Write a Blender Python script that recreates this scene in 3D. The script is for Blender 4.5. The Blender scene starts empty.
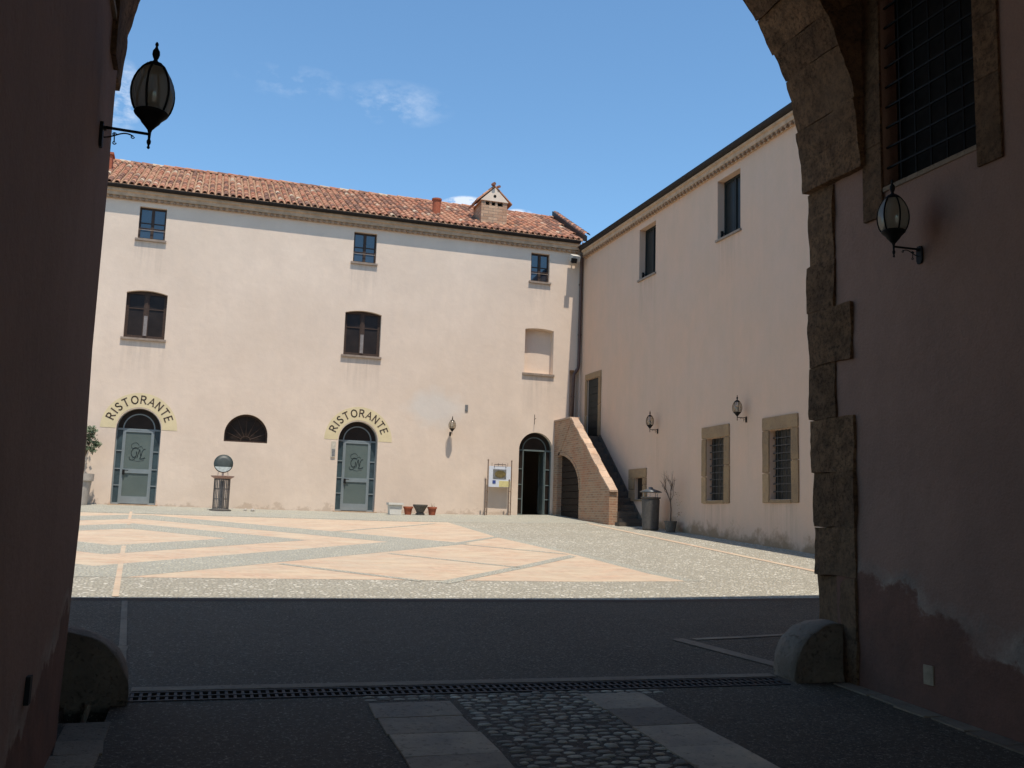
import bpy, bmesh, math, random
from mathutils import Vector, Matrix
from mathutils.geometry import tessellate_polygon
random.seed(7)
R = math.radians
PI = math.pi
S = bpy.context.scene
COL = S.collection

# ------------------------------------------------------------------ camera
cam_d = bpy.data.cameras.new('camera')
cam = bpy.data.objects.new('camera', cam_d); COL.objects.link(cam)
fw = Vector((0.30156885, 0.94371251, 0.13587837))
rt = Vector((0.95081433, -0.30824539, 0.03060855))
up = Vector((-0.07076955, -0.11996452, 0.99025259))
m = Matrix.Identity(4)
for i in range(3):
    m[i][0] = rt[i]; m[i][1] = up[i]; m[i][2] = -fw[i]
cam.matrix_world = m
cam_d.lens = 36 * 969.8 / 1024; cam_d.sensor_width = 36
cam_d.clip_start = 0.05; cam_d.clip_end = 3000
S.camera = cam

# ------------------------------------------------------------------ sun and sky
SUNV = Vector((0.040, -0.357, 1.0)).normalized()
sun_el = math.asin(SUNV.z)
sun_az = math.atan2(SUNV.x, SUNV.y)
sd = bpy.data.lights.new('sun', 'SUN'); sd.energy = 4.15; sd.angle = R(0.53); sd.color = (1, 0.905, 0.79)
so = bpy.data.objects.new('sun', sd); COL.objects.link(so)
so.rotation_euler = SUNV.to_track_quat('Z', 'Y').to_euler()
so.location = (0, -20, 60)
W = bpy.data.worlds.new('World'); S.world = W; W.use_nodes = True
wn, wl = W.node_tree.nodes, W.node_tree.links
bg = wn['Background']; bg.inputs[1].default_value = 0.145
sky = wn.new('ShaderNodeTexSky'); sky.sky_type = 'NISHITA'; sky.sun_disc = False
sky.sun_elevation = sun_el; sky.sun_rotation = sun_az
sky.air_density = 1.0; sky.dust_density = 0.0; sky.ozone_density = 3.0; sky.altitude = 200
# thin clouds, placed by direction in the sky
tc = wn.new('ShaderNodeTexCoord')
def wmath(op, a, b=None, c=None):
    n = wn.new('ShaderNodeMath'); n.operation = op
    for i, v in enumerate((a, b, c)):
        if v is None: continue
        if isinstance(v, (int, float)): n.inputs[i].default_value = v
        else: wl.new(v, n.inputs[i])
    return n.outputs[0]
def cloud(direction, sx, sy, amount, scale, thr):
    d = Vector(direction).normalized(); r = d.cross(Vector((0, 0, 1))).normalized(); u = r.cross(d)
    def dot(v):
        n = wn.new('ShaderNodeVectorMath'); n.operation = 'DOT_PRODUCT'
        wl.new(tc.outputs['Generated'], n.inputs[0]); n.inputs[1].default_value = v
        return n.outputs['Value']
    a = wmath('DIVIDE', dot(r), sx); b = wmath('DIVIDE', dot(u), sy)
    q = wmath('ADD', wmath('MULTIPLY', a, a), wmath('MULTIPLY', b, b))
    fall = wmath('MAXIMUM', wmath('SUBTRACT', 1.0, q), 0.0)
    front = wmath('GREATER_THAN', dot(d), 0.0)
    mp = wn.new('ShaderNodeMapping'); mp.inputs['Scale'].default_value = (scale, scale, scale * 1.9)
    wl.new(tc.outputs['Generated'], mp.inputs[0])
    no = wn.new('ShaderNodeTexNoise'); no.inputs['Scale'].default_value = 1; no.inputs['Detail'].default_value = 7
    no.inputs['Roughness'].default_value = 0.62
    wl.new(mp.outputs[0], no.inputs[0])
    v = wmath('MULTIPLY', wmath('MAXIMUM', wmath('SUBTRACT', no.outputs[0], thr), 0.0), 5.0)
    v = wmath('MULTIPLY', wmath('MULTIPLY', v, fall), front)
    v = wmath('MINIMUM', wmath('MULTIPLY', v, amount), 0.95)
    return v
CL = [((0.160, 0.903, 0.3990), 0.060, 0.024, 0.34, 26, 0.46),
      ((0.062, 0.911, 0.4080), 0.060, 0.018, 0.20, 34, 0.48),
      ((-0.0895, 0.9218, 0.3720), 0.020, 0.035, 0.7, 40, 0.44),
      ((0.2400, 0.9193, 0.3085), 0.030, 0.0125, 2.6, 75, 0.36),
      ((0.2900, 0.9056, 0.3000), 0.020, 0.010, 2.4, 75, 0.36)]
tot = None
for c in CL:
    v = cloud(*c)
    tot = v if tot is None else wmath('MAXIMUM', tot, v)
tint = wn.new('ShaderNodeMix'); tint.data_type = 'RGBA'; tint.blend_type = 'MULTIPLY'; tint.inputs[0].default_value = 1
wl.new(sky.outputs[0], tint.inputs[6]); tint.inputs[7].default_value = (0.85, 1.05, 1.07, 1)
mx = wn.new('ShaderNodeMix'); mx.data_type = 'RGBA'
wl.new(tot, mx.inputs[0]); wl.new(tint.outputs[2], mx.inputs[6]); mx.inputs[7].default_value = (4.6, 5.1, 5.9, 1)
wl.new(mx.outputs[2], bg.inputs[0])
S.view_settings.view_transform = 'Standard'; S.view_settings.look = 'None'
S.view_settings.gamma = 1; S.view_settings.exposure = 0.32; S.view_settings.use_curve_mapping = False
S.render.engine = 'CYCLES'
S.cycles.max_bounces = 10; S.cycles.diffuse_bounces = 6; S.cycles.use_denoising = True

# ------------------------------------------------------------------ materials
class Mat:
    def __init__(s, name, rough=0.8, spec=0.3):
        s.m = bpy.data.materials.new(name); s.m.use_nodes = True
        s.n = s.m.node_tree.nodes; s.l = s.m.node_tree.links
        s.b = s.n['Principled BSDF']; s.b.inputs['Roughness'].default_value = rough
        s.b.inputs['Specular IOR Level'].default_value = spec
        s.geo = None
    def pos(s, scale=(1, 1, 1), rot=(0, 0, 0)):
        if s.geo is None: s.geo = s.n.new('ShaderNodeNewGeometry')
        mp = s.n.new('ShaderNodeMapping'); mp.inputs['Scale'].default_value = scale; mp.inputs['Rotation'].default_value = rot
        s.l.new(s.geo.outputs['Position'], mp.inputs[0]); return mp.outputs[0]
    def xyz(s):
        if s.geo is None: s.geo = s.n.new('ShaderNodeNewGeometry')
        q = s.n.new('ShaderNodeSeparateXYZ'); s.l.new(s.geo.outputs['Position'], q.inputs[0]); return q.outputs
    def noise(s, scale, detail=5, rough=0.6, vec=None, dist=0.0):
        t = s.n.new('ShaderNodeTexNoise'); t.inputs['Scale'].default_value = scale; t.inputs['Detail'].default_value = detail
        t.inputs['Roughness'].default_value = rough; t.inputs['Distortion'].default_value = dist
        s.l.new(vec if vec is not None else s.pos(), t.inputs[0]); return t.outputs[0]
    def vor(s, scale, feature='F1', vec=None, out='Distance', rnd=1.0):
        t = s.n.new('ShaderNodeTexVoronoi'); t.feature = feature; t.inputs['Scale'].default_value = scale
        t.inputs['Randomness'].default_value = rnd
        s.l.new(vec if vec is not None else s.pos(), t.inputs[0]); return t.outputs[out]
    def math(s, op, a, b=None, c=None, clamp=False):
        n = s.n.new('ShaderNodeMath'); n.operation = op; n.use_clamp = clamp
        for i, v in enumerate((a, b, c)):
            if v is None: continue
            if isinstance(v, (int, float)): n.inputs[i].default_value = v
            else: s.l.new(v, n.inputs[i])
        return n.outputs[0]
    def ramp(s, f, lo, hi):
        n = s.n.new('ShaderNodeMapRange'); n.inputs[1].default_value = lo; n.inputs[2].default_value = hi
        s.l.new(f, n.inputs[0]); return n.outputs[0]
    def mix(s, f, a, b, mode='MIX'):
        n = s.n.new('ShaderNodeMix'); n.data_type = 'RGBA'; n.blend_type = mode
        if isinstance(f, (int, float)): n.inputs[0].default_value = f
        else: s.l.new(f, n.inputs[0])
        for i, v in ((6, a), (7, b)):
            if isinstance(v, tuple): n.inputs[i].default_value = (*v[:3], 1)
            else: s.l.new(v, n.inputs[i])
        return n.outputs[2]
    def island(s):
        if s.geo is None: s.geo = s.n.new('ShaderNodeNewGeometry')
        return s.geo.outputs['Random Per Island']
    def color(s, c):
        if isinstance(c, tuple): s.b.inputs['Base Color'].default_value = (*c[:3], 1)
        else: s.l.new(c, s.b.inputs['Base Color'])
        return s
    def bump(s, h, strength=0.5, dist=0.02):
        n = s.n.new('ShaderNodeBump'); n.inputs['Strength'].default_value = strength; n.inputs['Distance'].default_value = dist
        s.l.new(h, n.inputs['Height']); s.l.new(n.outputs[0], s.b.inputs['Normal']); return s

def plaster(name, a, b, stain, sun_dirt=0.5, patch=None, foot_side=False, foot_h=0.3, runs=None):
    M = Mat(name, 0.93, 0.12)
    n1 = M.ramp(M.noise(0.45, 6, 0.65), 0.36, 0.62)
    n2 = M.ramp(M.noise(2.3, 6, 0.7, M.pos((1, 1, 0.6))), 0.35, 0.75)
    c = M.mix(n1, a, b)
    c = M.mix(M.math('MULTIPLY', n2, 0.5), c, stain)
    # vertical run marks
    n3 = M.ramp(M.noise(1.0, 5, 0.6, M.pos((3.2, 3.2, 0.16))), 0.5, 0.8)
    c = M.mix(M.math('MULTIPLY', n3, 0.4 * sun_dirt), c, stain)
    # damp foot of the wall: height above the sloping ground
    xyz0 = M.xyz(); z = xyz0[2]
    gh = M.math('SUBTRACT', z, M.math('MULTIPLY_ADD', xyz0[1], 1.65 / 31.25, -1.65 + (0.135 if foot_side else 0)))
    if not foot_side: gh = z
    fn = M.math('ADD', gh, M.math('MULTIPLY', M.math('SUBTRACT', M.noise(1.6, 6, 0.7), 0.5), -1.6))
    foot = M.ramp(fn, foot_h, foot_h * 0.15)
    c = M.mix(M.math('MULTIPLY', foot, sun_dirt), c, tuple(x * f for x, f in zip(stain, (0.52, 0.44, 0.34))))
    # run-off below sills: (along, z_top, half width)
    if runs:
        acc = None; along = xyz0[1] if foot_side else xyz0[0]
        streak = M.ramp(M.noise(1.0, 5, 0.7, M.pos((9, 9, 0.5))), 0.42, 0.66)
        for (ra, rz_, rw) in runs:
            inx = M.ramp(M.math('ABSOLUTE', M.math('SUBTRACT', along, ra)), rw, rw * 0.75)
            inz = M.math('MULTIPLY', M.ramp(z, rz_ - 1.3, rz_ - 0.1), M.math('LESS_THAN', z, rz_))
            v = M.math('MULTIPLY', inx, inz); acc = v if acc is None else M.math('MAXIMUM', acc, v)
        c = M.mix(M.math('MULTIPLY', M.math('MULTIPLY', acc, streak), 0.35), c, tuple(x * 0.55 for x in stain))
    if patch:   # old grey repair patch
        xyz = M.xyz(); dx = M.math('SUBTRACT', xyz[0], patch[0]); dz = M.math('MULTIPLY', M.math('SUBTRACT', xyz[2], patch[1]), 1.5)
        q = M.math('SQRT', M.math('ADD', M.math('MULTIPLY', dx, dx), M.math('MULTIPLY', dz, dz)))
        q = M.math('ADD', q, M.math('MULTIPLY', M.noise(1.8, 5, 0.6), 1.2))
        c = M.mix(M.math('MULTIPLY', M.ramp(q, 1.75, 1.1), 0.55), c, (0.62, 0.60, 0.56))
    fine = M.noise(60, 4, 0.6)
    c = M.mix(0.12, c, M.mix(fine, (0.2, 0.16, 0.13), (0.9, 0.86, 0.8)), 'OVERLAY')
    M.color(c)
    M.bump(M.math('ADD', M.math('MULTIPLY', M.noise(5, 5, 0.6), 1.0), M.math('MULTIPLY', fine, 0.25)), 0.35, 0.02)
    return M.m
MT = {}
MT['facade'] = plaster('facade_plaster', (0.745, 0.612, 0.494), (0.67, 0.545, 0.435), (0.60, 0.50, 0.415), 0.35, (7.3, 3.5), False, 0.12, [(-1.88, 8.1, .5), (4.74, 8.1, .5), (10.9, 8.1, .45), (-1.86, 4.98, .7), (4.8, 4.98, .7), (10.93, 4.84, .6)])
MT['sidewall'] = plaster('side_plaster', (0.60, 0.44, 0.34), (0.64, 0.44, 0.32), (0.50, 0.39, 0.29), 0.8, None, True, 0.34, [(26.0, 7.26, .6), (21.25, 7.26, .6), (21.9, .48, .75), (19.0, .48, .75), (20.43, 2.38, .1), (25.18, 2.42, .1)])

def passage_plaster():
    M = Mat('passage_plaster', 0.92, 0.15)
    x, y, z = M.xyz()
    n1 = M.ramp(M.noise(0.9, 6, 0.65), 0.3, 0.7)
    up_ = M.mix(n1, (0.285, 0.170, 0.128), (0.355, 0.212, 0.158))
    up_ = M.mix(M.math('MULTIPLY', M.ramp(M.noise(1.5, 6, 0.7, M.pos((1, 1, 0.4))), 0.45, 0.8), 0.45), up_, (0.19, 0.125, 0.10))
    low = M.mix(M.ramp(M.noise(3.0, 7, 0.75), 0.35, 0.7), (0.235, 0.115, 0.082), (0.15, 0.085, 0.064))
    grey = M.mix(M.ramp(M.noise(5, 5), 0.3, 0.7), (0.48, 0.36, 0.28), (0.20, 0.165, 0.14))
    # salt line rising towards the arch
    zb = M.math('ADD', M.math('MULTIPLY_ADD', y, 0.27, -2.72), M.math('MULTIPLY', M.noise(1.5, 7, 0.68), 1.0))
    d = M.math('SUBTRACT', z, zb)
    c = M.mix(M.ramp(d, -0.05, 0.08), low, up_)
    band = M.math('MULTIPLY', M.ramp(d, -0.03, 0.02), M.ramp(d, 0.16, 0.02))
    c = M.mix(M.math('MULTIPLY', band, M.ramp(M.noise(2.2, 4, 0.6), 0.3, 0.6)), c, grey)
    fine = M.noise(55, 4, 0.6)
    c = M.mix(0.2, c, M.mix(fine, (0.1, 0.1, 0.1), (0.9, 0.9, 0.9)), 'OVERLAY')
    M.color(c)
    M.bump(M.math('ADD', M.noise(3.5, 6, 0.65), M.math('MULTIPLY', fine, 0.15)), 0.6, 0.035)
    return M.m
MT['passage'] = passage_plaster()

def stone(name, a, b, dark, scale=1.0, bump=0.7, isl_amt=0.5):
    M = Mat(name, 0.9, 0.2)
    isl = M.island()
    c = M.mix(M.ramp(M.noise(2.2 * scale, 6, 0.7), 0.3, 0.7), a, b)
    pits = M.ramp(M.noise(26 * scale, 4, 0.7), 0.56, 0.72)
    c = M.mix(M.math('MULTIPLY', pits, 0.6), c, dark)
    c = M.mix(isl_amt, c, M.mix(isl, (0.28, 0.27, 0.27), (0.72, 0.70, 0.66)), 'OVERLAY')
    M.color(c)
    M.bump(M.math('ADD', M.noise(9 * scale, 7, 0.7), M.math('MULTIPLY', pits, -0.35)), bump, 0.03)
    return M.m
def tuff():
    M = Mat('tuff_stone', 0.95, 0.12); isl = M.island()
    c = M.mix(M.ramp(M.noise(7, 8, 0.75), 0.38, 0.62), (0.33, 0.19, 0.105), (0.15, 0.088, 0.052))
    c = M.mix(M.math('MULTIPLY', M.ramp(M.noise(28, 6, 0.8), 0.5, 0.62), 0.75), c, (0.06, 0.037, 0.024))
    c = M.mix(M.math('MULTIPLY', M.ramp(M.noise(1.2, 5, 0.6), 0.45, 0.7), 0.5), c, (0.30, 0.20, 0.13))
    c = M.mix(0.4, c, M.mix(isl, (0.3, 0.28, 0.27), (0.72, 0.68, 0.62)), 'OVERLAY')
    M.color(c); M.bump(M.math('ADD', M.noise(11, 9, 0.78), M.math('MULTIPLY', M.noise(40, 4, 0.8), 0.5)), 1.0, 0.05)
    return M.m
MT['tuff'] = tuff()
MT['frame_stone'] = stone('window_stone', (0.36, 0.245, 0.135), (0.25, 0.175, 0.11), (0.12, 0.09, 0.06))
MT['guard'] = stone('guard_stone_granite', (0.27, 0.20, 0.15), (0.17, 0.13, 0.10), (0.09, 0.07, 0.055), 1.4, 1.0)
MT['slab'] = stone('paving_slab_stone', (0.30, 0.235, 0.185), (0.50, 0.37, 0.255), (0.045, 0.037, 0.03), 1.0, 0.6, 0.95)
MT['kerb'] = stone('kerb_stone', (0.36, 0.265, 0.185), (0.23, 0.17, 0.12), (0.05, 0.045, 0.04))
MT['pebble'] = stone('pebble_stone', (0.55, 0.45, 0.34), (0.30, 0.24, 0.175), (0.10, 0.08, 0.06), 2, 0.4, 0.9)

def asphalt():
    M = Mat('asphalt', 0.85, 0.25)
    big = M.ramp(M.noise(0.7, 6, 0.65), 0.3, 0.7)
    c = M.mix(big, (0.086, 0.060, 0.039), (0.120, 0.084, 0.056))
    sp = M.ramp(M.vor(70, out='Color'), 0.0, 1.0)
    agg = M.ramp(M.noise(44, 2, 0.9), 0.57, 0.63)
    c = M.mix(M.math('MULTIPLY', agg, 0.75), c, (0.36, 0.28, 0.20))
    c = M.mix(M.math('MULTIPLY', M.ramp(M.noise(24, 3, 0.7), 0.5, 0.3), 0.6), c, (0.026, 0.022, 0.019))
    M.color(c); M.bump(M.noise(80, 4, 0.8), 0.7, 0.01)
    return M.m
MT['asphalt'] = asphalt()
MT['edgebrick'] = stone('edge_brick', (0.12, 0.075, 0.055), (0.08, 0.055, 0.045), (0.04, 0.03, 0.025))

def cobble(name, cols, scale, gap, rot=0.0, mortar=(0.2, 0.19, 0.165)):
    M = Mat(name, 0.7, 0.35)
    v = M.pos((scale, scale, scale * 0.3))
    e = M.vor(1.0, 'DISTANCE_TO_EDGE', v)
    cc = M.vor(1.0, 'F1', v, 'Color')
    q = M.n.new('ShaderNodeSeparateColor'); M.l.new(cc, q.inputs[0])
    c = M.mix(q.outputs[0], cols[0], cols[1])
    c = M.mix(M.math('GREATER_THAN', q.outputs[1], 0.80), c, cols[2])
    c = M.mix(M.math('MULTIPLY', M.ramp(M.noise(0.55, 5), 0.35, 0.7), 0.4), c, mortar)
    c = M.mix(M.ramp(e, gap, gap * 2.4), mortar, c)
    M.color(c)
    M.bump(M.math('MINIMUM', M.math('MULTIPLY', e, 3.0), 1.0), 0.9, 0.025)
    return M.m
MT['cobble'] = cobble('courtyard_cobbles', ((0.50, 0.47, 0.37), (0.37, 0.355, 0.285), (0.74, 0.71, 0.60)), 18, 0.06, mortar=(0.30, 0.275, 0.22))
MT['greyband'] = cobble('grey_cobble_band', ((0.48, 0.46, 0.36), (0.41, 0.395, 0.315), (0.54, 0.52, 0.41)), 17, 0.05, mortar=(0.31, 0.305, 0.265))
def brick_floor():
    M = Mat('brick_paving', 0.85, 0.2)
    t = M.n.new('ShaderNodeTexBrick'); M.l.new(M.pos((1, 1, 1), (0, 0, R(45))), t.inputs[0])
    t.inputs['Scale'].default_value = 4.5; t.inputs['Mortar Size'].default_value = 0.02
    t.inputs['Color1'].default_value = (0.52, 0.37, 0.26, 1); t.inputs['Color2'].default_value = (0.40, 0.28, 0.20, 1)
    t.inputs['Mortar'].default_value = (0.44, 0.37, 0.29, 1)
    c = M.mix(M.ramp(M.noise(2.0, 6, 0.7, M.pos((0.6, 1.3, 1))), 0.42, 0.62), t.outputs[0], (0.52, 0.42, 0.30))
    c = M.mix(M.math('MULTIPLY', M.ramp(M.noise(2.6, 6, 0.8, M.pos((0.6, 1.5, 1))), 0.5, 0.62), 0.55), c, (0.36, 0.27, 0.19))
    c = M.mix(M.math('MULTIPLY', M.ramp(M.noise(6, 6, 0.75, M.pos((0.4, 1.6, 1))), 0.56, 0.66), 0.6), c, (0.50, 0.25, 0.16))
    c = M.mix(M.math('MULTIPLY', M.ramp(M.noise(0.9, 7, 0.75), 0.42, 0.66), 0.55), c, (0.44, 0.39, 0.30))
    M.color(c); M.bump(M.noise(20, 4), 0.2, 0.01); return M.m
MT['brickfloor'] = brick_floor()

def brickwall(name, c1, c2, mortar, scale=1.0):
    M = Mat(name, 0.9, 0.15)
    # bricks laid in (y, z) or (x, z): use x+y as run
    x, y, z = M.xyz()
    cb = M.n.new('ShaderNodeCombineXYZ'); M.l.new(M.math('ADD', x, y), cb.inputs[0]); M.l.new(z, cb.inputs[1])
    t = M.n.new('ShaderNodeTexBrick'); M.l.new(cb.outputs[0], t.inputs[0])
    t.inputs['Scale'].default_value = 1.0; t.inputs['Brick Width'].default_value = 0.24 * scale; t.inputs['Row Height'].default_value = 0.072 * scale
    t.inputs['Mortar Size'].default_value = 0.010; t.inputs['Mortar Smooth'].default_value = 0.3
    t.inputs['Color1'].default_value = (*c1, 1); t.inputs['Color2'].default_value = (*c2, 1); t.inputs['Mortar'].default_value = (*mortar, 1)
    c = M.mix(M.math('MULTIPLY', M.ramp(M.noise(1.7, 6, 0.7), 0.45, 0.75), 0.55), t.outputs[0], (0.42, 0.15, 0.075))
    c = M.mix(M.math('MULTIPLY', M.ramp(M.noise(4, 6, 0.7), 0.5, 0.75), 0.5), c, mortar)
    M.color(c)
    M.bump(M.math('ADD', M.math('MULTIPLY', t.outputs['Fac'], -0.6), M.noise(25, 4)), 0.6, 0.015)
    return M.m
MT['brick'] = brickwall('stair_brick', (0.40, 0.25, 0.155), (0.27, 0.17, 0.11), (0.40, 0.32, 0.23))
MT['chimbrick'] = brickwall('chimney_brick', (0.56, 0.38, 0.25), (0.40, 0.25, 0.16), (0.26, 0.20, 0.15), 1.5)

def tiles():
    M = Mat('roof_tiles', 0.85, 0.2)
    i = M.island()
    c = M.mix(i, (0.36, 0.135, 0.075), (0.46, 0.24, 0.145))
    k = M.math('FRACT', M.math('MULTIPLY', i, 17.3))
    c = M.mix(M.ramp(k, 0.62, 0.72), c, (0.19, 0.095, 0.065))
    k2 = M.math('FRACT', M.math('MULTIPLY', i, 53.7))
    c = M.mix(M.ramp(k2, 0.92, 0.97), c, (0.52, 0.40, 0.28))
    c = M.mix(M.math('MULTIPLY', M.ramp(M.noise(9, 5, 0.7), 0.45, 0.75), 0.5), c, (0.34, 0.24, 0.17))
    M.color(c); M.bump(M.noise(40, 4), 0.3, 0.01); return M.m
MT['tile'] = tiles()

def simple(name, col, rough=0.6, spec=0.4, metal=0.0, var=0.25, scale=12):
    M = Mat(name, rough, spec); M.b.inputs['Metallic'].default_value = metal
    dk = tuple(x * (1 - var) for x in col); lt = tuple(min(1, x * (1 + var)) for x in col)
    M.color(M.mix(M.ramp(M.noise(scale, 5, 0.65), 0.3, 0.7), dk, lt)); M.bump(M.noise(scale * 4, 3), 0.15, 0.005)
    return M.m
MT['iron'] = simple('black_iron', (0.012, 0.011, 0.011), 0.7, 0.2)
MT['rustiron'] = simple('rusty_iron', (0.05, 0.035, 0.028), 0.7, 0.3)
MT['gutter'] = simple('gutter_metal', (0.012, 0.009, 0.008), 0.6, 0.3)
MT['cornice'] = simple('cornice_plaster', (0.47, 0.33, 0.22), 0.9, 0.2, 0, 0.2, 5)
MT['cornicetile'] = simple('cornice_tile', (0.30, 0.19, 0.12), 0.9, 0.2, 0, 0.35, 8)
MT['brownwood'] = simple('brown_wood', (0.05, 0.031, 0.022), 0.6, 0.3, 0, 0.3, 20)
MT['greenwood'] = simple('dark_green_wood', (0.014, 0.018, 0.017), 0.6, 0.3, 0, 0.3, 20)
MT['sill'] = simple('sill_stone', (0.27, 0.215, 0.17), 0.9, 0.2, 0, 0.2, 7)
MT['doorframe'] = simple('grey_door_metal', (0.19, 0.225, 0.235), 0.45, 0.5, 0, 0.08, 5)
MT['darkframe'] = simple('dark_green_door_metal', (0.12, 0.15, 0.145), 0.5, 0.4, 0, 0.1, 5)
MT['frost'] = simple('frosted_glass', (0.105, 0.135, 0.125), 0.3, 0.5, 0, 0.12, 1.2)
MT['sideglass'] = simple('side_light_glass', (0.045, 0.07, 0.08), 0.2, 0.45, 0, 0.3, 3)
MT['sideglass2'] = simple('shaded_window_glass', (0.016, 0.019, 0.018), 0.35, 0.25, 0, 0.3, 3)
MT['ink'] = simple('etched_line', (0.02, 0.03, 0.032), 0.5, 0.3)
MT['letter'] = simple('letter_brown', (0.085, 0.06, 0.045), 0.7, 0.3)
MT['yellowband'] = simple('yellow_ochre_band', (0.66, 0.555, 0.345), 0.92, 0.1, 0, 0.07, 3)
MT['grille'] = simple('dull_iron_grille', (0.06, 0.055, 0.052), 0.6, 0.3)
MT['edgebrick2'] = simple('beige_plate', (0.36, 0.27, 0.18), 0.7, 0.2)
MT['terracotta'] = simple('terracotta', (0.36, 0.105, 0.055), 0.8, 0.2, 0, 0.2, 14)
MT['whitepot'] = simple('white_planter', (0.62, 0.60, 0.54), 0.7, 0.3, 0, 0.06, 8)
MT['greypot'] = simple('dark_grey_stone_pot', (0.115, 0.105, 0.09), 0.85, 0.2, 0, 0.3, 18)
MT['tallpot'] = simple('pale_grey_pot', (0.42, 0.385, 0.34), 0.85, 0.2, 0, 0.12, 6)
MT['soil'] = simple('soil', (0.05, 0.035, 0.025), 0.95, 0.1)
MT['bark'] = simple('bark', (0.13, 0.095, 0.07), 0.9, 0.15, 0, 0.35, 30)
MT['greybin'] = simple('grey_concrete', (0.10, 0.092, 0.083), 0.85, 0.2, 0, 0.2, 12)
MT['binlid'] = simple('bin_lid', (0.09, 0.10, 0.105), 0.4, 0.5, 0.3)
MT['step'] = stone('stair_stone', (0.13, 0.105, 0.085), (0.09, 0.075, 0.06), (0.06, 0.05, 0.045))
MT['coping'] = stone('stair_coping', (0.56, 0.44, 0.33), (0.44, 0.30, 0.21), (0.28, 0.2, 0.15))
MT['wood'] = simple('old_plank', (0.028, 0.02, 0.015), 0.85, 0.2, 0, 0.4, 15)
MT['void'] = simple('dark_interior', (0.02, 0.018, 0.017), 0.95, 0.05)
MT['post'] = simple('brown_post', (0.20, 0.14, 0.10), 0.6, 0.4)
MT['panelwhite'] = simple('panel_white', (0.62, 0.65, 0.70), 0.5, 0.4, 0, 0.06, 3)
MT['panelyellow'] = simple('panel_yellow', (0.64, 0.56, 0.26), 0.5, 0.4, 0, 0.1, 8)
MT['panelolive'] = simple('panel_map_olive', (0.15, 0.115, 0.045), 0.5, 0.4, 0, 0.5, 9)
MT['panelgrey'] = simple('panel_photo_grey', (0.17, 0.17, 0.165), 0.5, 0.4, 0, 0.4, 9)
MT['panelblue'] = simple('panel_blue', (0.04, 0.07, 0.24), 0.5, 0.4)
MT['camwhite'] = simple('camera_housing', (0.55, 0.52, 0.46), 0.5, 0.4)
MT['bell'] = simple('bell_panel', (0.52, 0.47, 0.38), 0.5, 0.4)
MT['copper'] = simple('brown_downpipe', (0.075, 0.042, 0.034), 0.5, 0.5)
MT['curtain'] = simple('pale_curtain', (0.22, 0.20, 0.19), 0.9, 0.1)
MT['mesh'] = simple('slat_metal', (0.14, 0.13, 0.125), 0.5, 0.5, 0.4)
MT['globedark'] = simple('dark_globe', (0.035, 0.045, 0.04), 0.5, 0.5)
MT['globepale'] = simple('pale_globe', (0.36, 0.40, 0.38), 0.5, 0.5)
MT['pinkrim'] = simple('faded_red_rim', (0.40, 0.25, 0.21), 0.6, 0.3, 0, 0.3, 20)
MT['drygrass'] = simple('dry_leaf', (0.24, 0.15, 0.07), 0.8, 0.2)
def leafmat():
    M = Mat('olive_leaf', 0.65, 0.3); M.color(M.mix(M.island(), (0.05, 0.075, 0.04), (0.15, 0.19, 0.11)))
    return M.m
MT['leaf'] = leafmat()
def glass(name, col, rough):
    M = Mat(name, rough, 0.9); M.b.inputs['IOR'].default_value = 1.6
    M.color(M.mix(M.noise(1.5, 2), col, tuple(x * 1.8 for x in col)))
    M.bump(M.noise(1.2, 2), 0.08, 0.05); return M.m
MT['glass'] = glass('window_glass', (0.012, 0.017, 0.026), 0.04)
MT['darkglass'] = simple('dark_pane', (0.022, 0.016, 0.013), 0.35, 0.25, 0, 0.3, 3)
def lampglass(clear):
    m = bpy.data.materials.new('lantern_glass'); m.use_nodes = True
    n, l = m.node_tree.nodes, m.node_tree.links; n.clear()
    o = n.new('ShaderNodeOutputMaterial'); d = n.new('ShaderNodeBsdfDiffuse'); t = n.new('ShaderNodeBsdfTranslucent')
    tr = n.new('ShaderNodeBsdfTransparent'); g = n.new('ShaderNodeBsdfGlossy'); a = n.new('ShaderNodeMixShader'); b = n.new('ShaderNodeMixShader'); c = n.new('ShaderNodeMixShader')
    d.inputs[0].default_value = (0.42, 0.38, 0.31, 1); t.inputs[0].default_value = (0.5, 0.45, 0.37, 1); g.inputs['Roughness'].default_value = 0.15
    tr.inputs[0].default_value = (0.85, 0.82, 0.75, 1)
    a.inputs[0].default_value = 0.6; l.new(d.outputs[0], a.inputs[1]); l.new(t.outputs[0], a.inputs[2])
    b.inputs[0].default_value = clear; l.new(a.outputs[0], b.inputs[1]); l.new(tr.outputs[0], b.inputs[2])
    c.inputs[0].default_value = 0.06; l.new(b.outputs[0], c.inputs[1]); l.new(g.outputs[0], c.inputs[2])
    l.new(c.outputs[0], o.inputs[0]); return m
MT['lampglass'] = lampglass(0.14); MT['clearglass'] = lampglass(0.80)

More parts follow.
